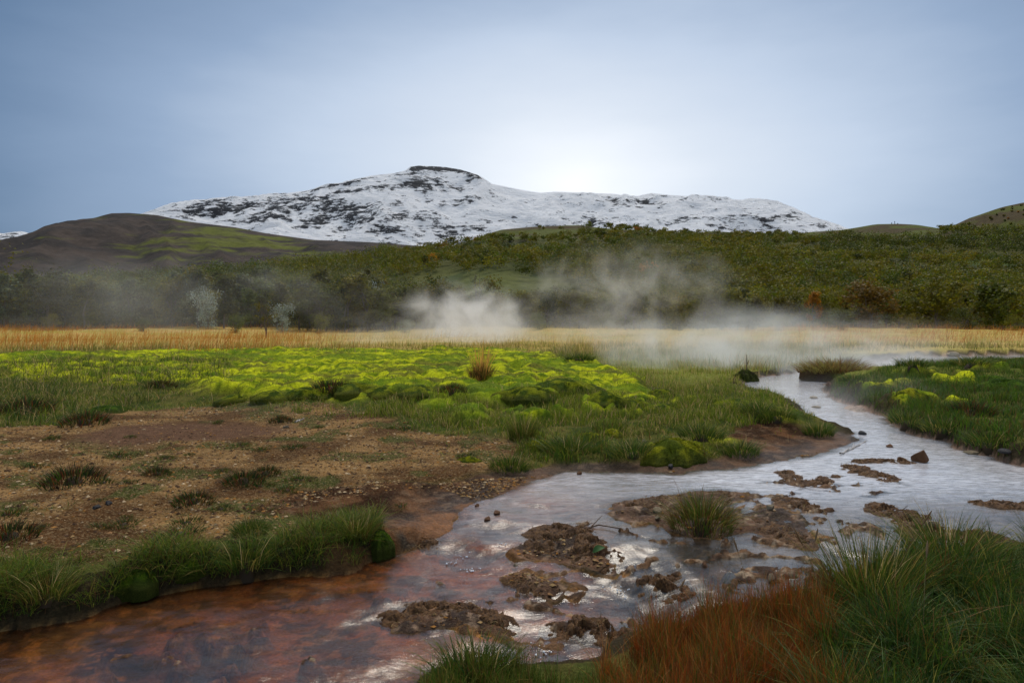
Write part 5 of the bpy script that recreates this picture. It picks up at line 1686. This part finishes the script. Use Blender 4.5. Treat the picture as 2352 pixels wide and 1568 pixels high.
def stick(px, radius, mat, label, name='stick', lift=0.01, forks=0, seed=1):
    r = np.random.default_rng(seed)
    pts = gps(px)
    pts[:, 2] = np.maximum(pts[:, 2], wlev(pts[:, 0], pts[:, 1])) + lift
    k = np.linspace(0, 1, 12)
    tt = np.linspace(0, 1, len(pts))
    path = np.stack([np.interp(k, tt, pts[:, i]) for i in range(3)], 1)
    path += r.normal(size=path.shape) * radius * 0.5
    parts = [tube(path, radius * (1 - 0.5 * k), 6)]
    for f in range(forks):
        j = r.integers(3, 9)
        e = path[j] + (path[j + 1] - path[j]) * 2.2 + np.array([r.normal() * 0.03, r.normal() * 0.03, 0.05])
        parts.append(tube([path[j], (path[j] + e) / 2, e], [radius * 0.5, radius * 0.4, radius * 0.2], 5))
    v_, q_ = join(parts)
    b = path[0].copy()
    me = new_mesh(name, v_ - b, q_, None, None, True)
    return link(name, me, mat, None, label, 'stick', None, None, b)


stick([(1262, 1236), (1300, 1224), (1324, 1222), (1380, 1227), (1428, 1228)], 0.010, M_TWIG, 'long brown stick lying across the mud bank below the cascade', forks=2, seed=3)
stick([(1930, 1053), (1958, 1040), (1988, 1019)], 0.012, M_PALEWOOD, 'pale driftwood branch in the water off the mud spit', forks=2, seed=4)
stick([(680, 972), (700, 963)], 0.018, M_PALEWOOD, 'short white stick on the gravel below the moss cushions', seed=5)
stick([(2010, 1185), (2060, 1200), (2110, 1206)], 0.008, M_TWIG, 'thin dark twig trapped on the mud dam', forks=1, seed=6)

# clod with an upright twig beside the steaming bend
p = gp(1712, 872)
cl = link('turf_clod', dome_mesh('turf_clod', 655, 0.3, ((0.05, 0.04, 0.02), (0.10, 0.12, 0.02))), None, None, 'dark turf clod with one upright twig beside the steaming bend', 'clod', None, None, (p[0], p[1], p[2] - 0.02))
cl.scale = (0.36, 0.30, 0.30)
r = np.random.default_rng(9)
tv, tq = join([tube([(0.1, 0, 0.7), (0.12, 0, 1.6), (0.10, 0, 2.4)], [0.05, 0.04, 0.015], 5), tube([(0.12, 0, 1.4), (0.3, 0, 1.9)], [0.03, 0.01], 4), tube([(0.0, 0, 0.7), (-0.3, 0, 1.3)], [0.04, 0.012], 4)])
tm = new_mesh('twig', tv, tq, None, None, True)
link('twig', tm, M_TWIG, cl)

# green leaf caught on the mud bank
p = gp(1373, 1304)
k = np.linspace(0, 1, 9)
wl_ = 0.028 * np.sin(np.pi * k ** 0.8)
lv = np.vstack([np.stack([k * 0.11, wl_, 0.012 * np.abs(wl_) / 0.028 + 0.02 * np.sin(k * 3)], 1), np.stack([k * 0.11, 0 * k, 0.02 * np.sin(k * 3)], 1), np.stack([k * 0.11, -wl_, 0.012 * np.abs(wl_) / 0.028 + 0.02 * np.sin(k * 3)], 1)])
lq = np.vstack([grid_quads(3, 9)])
lm = new_mesh('leaf', lv, lq, None, np.tile(np.array([[0.05, 0.13, 0.03]]), (27, 1)), True)
lo = link('leaf', lm, M_GRASS, None, 'single green leaf lying on the mud bank below the cascade', 'leaf', None, None, (p[0] - 0.04, p[1], max(p[2], wlev(np.array([p[0]]), np.array([p[1]]))[0]) + 0.10))
lo.rotation_euler = (0.5, -0.25, 0.3)

# gravel
r = np.random.default_rng(61)
q = scatter_px([(-150, 985), (150, 975), (420, 934), (760, 930), (960, 985), (1180, 1015), (1190, 1060), (1010, 1115), (640, 1170), (700, 1225), (300, 1290), (-150, 1350)], 24000, r)
q2 = scatter_px([(1000, 1110), (1300, 1072), (1640, 1066), (1800, 1050), (1950, 1010), (1640, 1075), (1300, 1082), (1100, 1140)], 2500, r)
q3 = np.vstack([scatter(i_, 260, r) for i_ in ISLANDS])
q = np.vstack([q, q2, q3])
z, w, sd, m = height(q[:, 0], q[:, 1])
ok = (sd > 0.03) & (r.random(len(q)) < np.clip(0.22 + 1.0 * smooth(0.40, 0.58, fbm(q[:, 0] * 1.1, q[:, 1] * 1.7, 63, 4)), 0, 1) * (1 - 0.75 * m['patch']))
q, z = q[ok], z[ok]
n = len(q)
octv = np.array([[1, 0, 0], [0, 1, 0], [-1, 0, 0], [0, -1, 0], [0, 0, 0.75], [0, 0, -0.5]], float)
octf = np.array([[0, 1, 4], [1, 2, 4], [2, 3, 4], [3, 0, 4], [1, 0, 5], [2, 1, 5], [3, 2, 5], [0, 3, 5]])
sz = (0.007 + 0.026 * r.random(n) ** 2.8) * (0.8 + 0.03 * q[:, 1])
ang = r.random(n) * 6.283
sv = octv[None] * (0.6 + 0.6 * r.random((n, 6, 1))) * np.stack([sz, sz * (0.5 + 0.5 * r.random(n)), sz * (0.4 + 0.4 * r.random(n))], 1)[:, None, :]
ca, sa = np.cos(ang)[:, None], np.sin(ang)[:, None]
X = sv[:, :, 0] * ca - sv[:, :, 1] * sa + q[:, 0:1]
Y = sv[:, :, 0] * sa + sv[:, :, 1] * ca + q[:, 1:2]
Z = sv[:, :, 2] + z[:, None] + 0.002
V = np.stack([X, Y, Z], -1).reshape(-1, 3)
T = (np.arange(n)[:, None, None] * 6 + octf[None]).reshape(-1, 3)
pc = pick_colors(r, n, [(0.29, 0.18, 0.075), (0.21, 0.11, 0.045), (0.42, 0.30, 0.17), (0.075, 0.038, 0.018), (0.28, 0.125, 0.028)], [4, 4, 1.3, 5, 2])
me = new_mesh('gravel', V, None, T, np.repeat(pc, 6, 0), False)
link('gravel', me, vcol_material('pebble', 60.0, 0.3, 0.85, 0.004), kind='stuff', label='loose tan and brown gravel over the flat')

# foam bubbles at the falls
r = np.random.default_rng(64)
spots = np.vstack([gps([(u, v)])[:1] for u, v in [(1040, 1312), (1060, 1306), (1072, 1330), (1080, 1336), (1150, 1270), (1430, 1378), (1440, 1392), (1400, 1372), (1240, 1510), (1255, 1500)]])
bm = bmesh.new()
for s_ in spots:
    for k in range(7):
        dx, dy = r.normal(size=2) * 0.035
        zz = float(wlev(np.array([s_[0] + dx]), np.array([s_[1] + dy]))[0])
        rad = 0.003 + 0.006 * r.random() ** 2
        ret = bmesh.ops.create_icosphere(bm, subdivisions=1, radius=rad)
        bmesh.ops.translate(bm, verts=ret['verts'], vec=(s_[0] + dx, s_[1] + dy, zz + 0.006))
me = bpy.data.meshes.new('foam')
bm.to_mesh(me)
bm.free()
for pl in me.polygons:
    pl.use_smooth = True
fm, ft, fo = mat_base('foam')
fb = nd(ft, 'ShaderNodeBsdfPrincipled', {'Base Color': (0.82, 0.82, 0.82, 1), 'Roughness': 0.15})
ft.links.new(fb.outputs[0], fo.inputs['Surface'])
link('foam', me, fm, kind='stuff', label='white foam bubbles below the small falls')


# ------------------------------------------------------------------ people on the crest
def person(name, u, v, label, hidden, pose, tone):
    """a figure whose feet stand on the hill; hidden: metres of it masked by the crest in front"""
    skel = {'pelvis': (0, 0, .92), 'chest': (0, 0, 1.28), 'neck': (0, 0, 1.48), 'head': (0, -.02, 1.66), 'hl': (.10, 0, .88), 'kl': (.11, -.02, .48), 'al': (.12, .02, .06), 'tl': (.13, -.14, .03),
            'hr': (-.10, 0, .88), 'kr': (-.12, -.03, .48), 'ar': (-.13, .0, .06), 'tr': (-.14, -.15, .03), 'sl': (.19, 0, 1.40), 'el': (.27, .02, 1.12), 'wl': (.26, -.10, .90), 'sr': (-.19, 0, 1.40), 'er': (-.27, .02, 1.12), 'wr': (-.24, -.12, .92)}
    if pose == 'camera':
        skel.update(el=(.26, -.10, 1.18), wl=(.08, -.26, 1.45), er=(-.26, -.10, 1.18), wr=(-.08, -.26, 1.45))
    edges = [('pelvis', 'chest'), ('chest', 'neck'), ('neck', 'head'), ('pelvis', 'hl'), ('hl', 'kl'), ('kl', 'al'), ('al', 'tl'), ('pelvis', 'hr'), ('hr', 'kr'), ('kr', 'ar'), ('ar', 'tr'),
             ('chest', 'sl'), ('sl', 'el'), ('el', 'wl'), ('chest', 'sr'), ('sr', 'er'), ('er', 'wr')]
    rad = {'pelvis': .15, 'chest': .17, 'neck': .065, 'head': .115, 'hl': .10, 'hr': .10, 'kl': .07, 'kr': .07, 'al': .05, 'ar': .05, 'tl': .04, 'tr': .04, 'sl': .08, 'sr': .08, 'el': .06, 'er': .06, 'wl': .05, 'wr': .05}
    keys = list(skel)
    me = bpy.data.meshes.new('person')
    me.from_pydata([skel[k] for k in keys], [(keys.index(a), keys.index(b)) for a, b in edges], [])
    o = link(name, me, None, None, label, 'person')
    sm = o.modifiers.new('skin', 'SKIN')
    for i, k in enumerate(keys):
        me.skin_vertices[0].data[i].radius = (rad[k], rad[k])
        me.skin_vertices[0].data[i].use_root = (k == 'pelvis')
    sm.use_smooth_shade = True
    sb = o.modifiers.new('round', 'SUBSURF')
    sb.levels = sb.render_levels = 1
    me.materials.append(plain_material('clothing', tone, 0.9))
    # walk back from the crest until the sight line over it clips the wanted height
    Ys = np.linspace(378, 440, 320)
    X = Ys * (u - CX) / F
    z = far_ground(X, Ys)
    el = (z - H) / Ys
    i0 = int(np.argmax(el))
    i = i0
    while i < len(Ys) - 1 and (el[i0] - el[i]) * Ys[i] < hidden:
        i += 1
    o.location = (X[i], Ys[i], z[i])
    o.rotation_euler = (0, 0, random.uniform(-0.6, 0.6))
    return o


person('person', 2055, 513, 'tallest of the three people on the crest, in dark clothes', 0.05, 'stand', (0.02, 0.025, 0.05))
person('person', 2048, 513, 'dark-clad person on the crest holding both hands to the face', 0.75, 'camera', (0.02, 0.02, 0.03))
person('person', 2062, 513, 'lowest of the three people, mostly hidden behind the crest', 1.15, 'stand', (0.05, 0.04, 0.04))


# ------------------------------------------------------------------ steam
def steam(name, label, cen, size, density, scale, lo, hi, seed, power=1.0, stretch=(1, 1, 1), flat=False):
    """closed ellipsoid of drifting vapour, thin at its rim"""
    bm = bmesh.new()
    bmesh.ops.create_icosphere(bm, subdivisions=3, radius=1.0)
    me = bpy.data.meshes.new(name)
    bm.to_mesh(me)
    bm.free()
    m, t, out = mat_base('steam')
    tc = nd(t, 'ShaderNodeTexCoord')
    ln = nd(t, 'ShaderNodeVectorMath', operation='LENGTH')
    t.links.new(tc.outputs['Object'], ln.inputs[0])
    wp = nd(t, 'ShaderNodeTexNoise', {'Scale': 1.9, 'Detail': 3.0, 'Roughness': 0.6, 'Distortion': 0.5})
    ofs = nd(t, 'ShaderNodeMapping', {'Location': (seed * 5.3, seed * 2.9, seed * 8.1)})
    t.links.new(tc.outputs['Object'], ofs.inputs['Vector'])
    t.links.new(ofs.outputs[0], wp.inputs['Vector'])
    rr_ = math_n(t, 'ADD', ln.outputs['Value'], math_n(t, 'MULTIPLY', math_n(t, 'SUBTRACT', wp.outputs['Fac'], 0.5), 1.6))
    fall = math_n(t, 'MULTIPLY', map_range(t, rr_, 0.85, 0.0), map_range(t, ln.outputs['Value'], 0.99, 0.6))
    fall = math_n(t, 'POWER', fall, power)
    mp = nd(t, 'ShaderNodeMapping', {'Scale': (size[0] * scale * stretch[0], size[1] * scale * stretch[1], size[2] * scale * stretch[2]), 'Location': (seed * 1.7, seed * 3.1, seed * 0.7)})
    t.links.new(tc.outputs['Object'], mp.inputs['Vector'])
    nz = nd(t, 'ShaderNodeTexNoise', {'Scale': 1.0, 'Detail': 4.0, 'Roughness': 0.55, 'Distortion': 0.9})
    t.links.new(mp.outputs[0], nz.inputs['Vector'])
    wisp = map_range(t, nz.outputs['Fac'], lo, hi)
    dn = math_n(t, 'MULTIPLY', math_n(t, 'MULTIPLY', fall, wisp), density)
    pv = nd(t, 'ShaderNodeVolumePrincipled', {'Color': (0.99, 0.985, 0.975, 1), 'Anisotropy': 0.4})
    t.links.new(dn, pv.inputs['Density'])
    t.links.new(pv.outputs[0], out.inputs['Volume'])
    o = link(name, me, m, None, label, None, None, 'stuff', cen)
    o.scale = size
    return o


def sp(u, v, Y):
    return (Y * (u - CX) / F, Y, H - Y * (v - HV) / F)


steam('steam', 'brightest steam plume rising from the dry grass in the middle', sp(1060, 740, 62), (8.5, 6.0, 5.0), 0.85, 0.34, 0.40, 0.72, 1, 1.0)
steam('steam', 'thin grey veil of vapour drifting along the misty wood edge', sp(430, 700, 78), (38, 8, 7.5), 0.046, 0.12, 0.36, 0.72, 2, 0.7)
steam('steam', 'wispy swirl of steam drifting across the wooded hill', sp(1450, 690, 72), (16, 7, 8.0), 0.24, 0.24, 0.46, 0.72, 3, 1.0)
steam('steam', 'thin mist spread over the pale grass towards the far bank', sp(1750, 790, 38), (17, 10, 2.2), 0.09, 0.3, 0.44, 0.72, 9, 0.8)
steam('steam', 'low mist lying on the dry grass', sp(1150, 775, 45), (17, 9, 2.4), 0.19, 0.26, 0.42, 0.72, 4, 0.8)
steam('steam', 'thick steam over the upstream bend', sp(1700, 812, 24), (7.8, 6.5, 2.1), 0.85, 0.6, 0.45, 0.72, 5, 0.9)
steam('steam', 'steam puff at the mouth of the side channel', sp(2040, 842, 24), (3.2, 2.6, 1.0), 1.2, 0.9, 0.40, 0.72, 6, 0.9)
steam('steam', 'faint vapour over the bend of the stream', sp(1960, 925, 14), (3.2, 2.8, 0.7), 0.40, 0.9, 0.42, 0.75, 7, 0.9)
steam('steam', 'faint vapour over the bare earth patch', sp(640, 975, 11.5), (3.0, 1.4, 0.45), 0.16, 1.0, 0.42, 0.75, 8, 0.8)
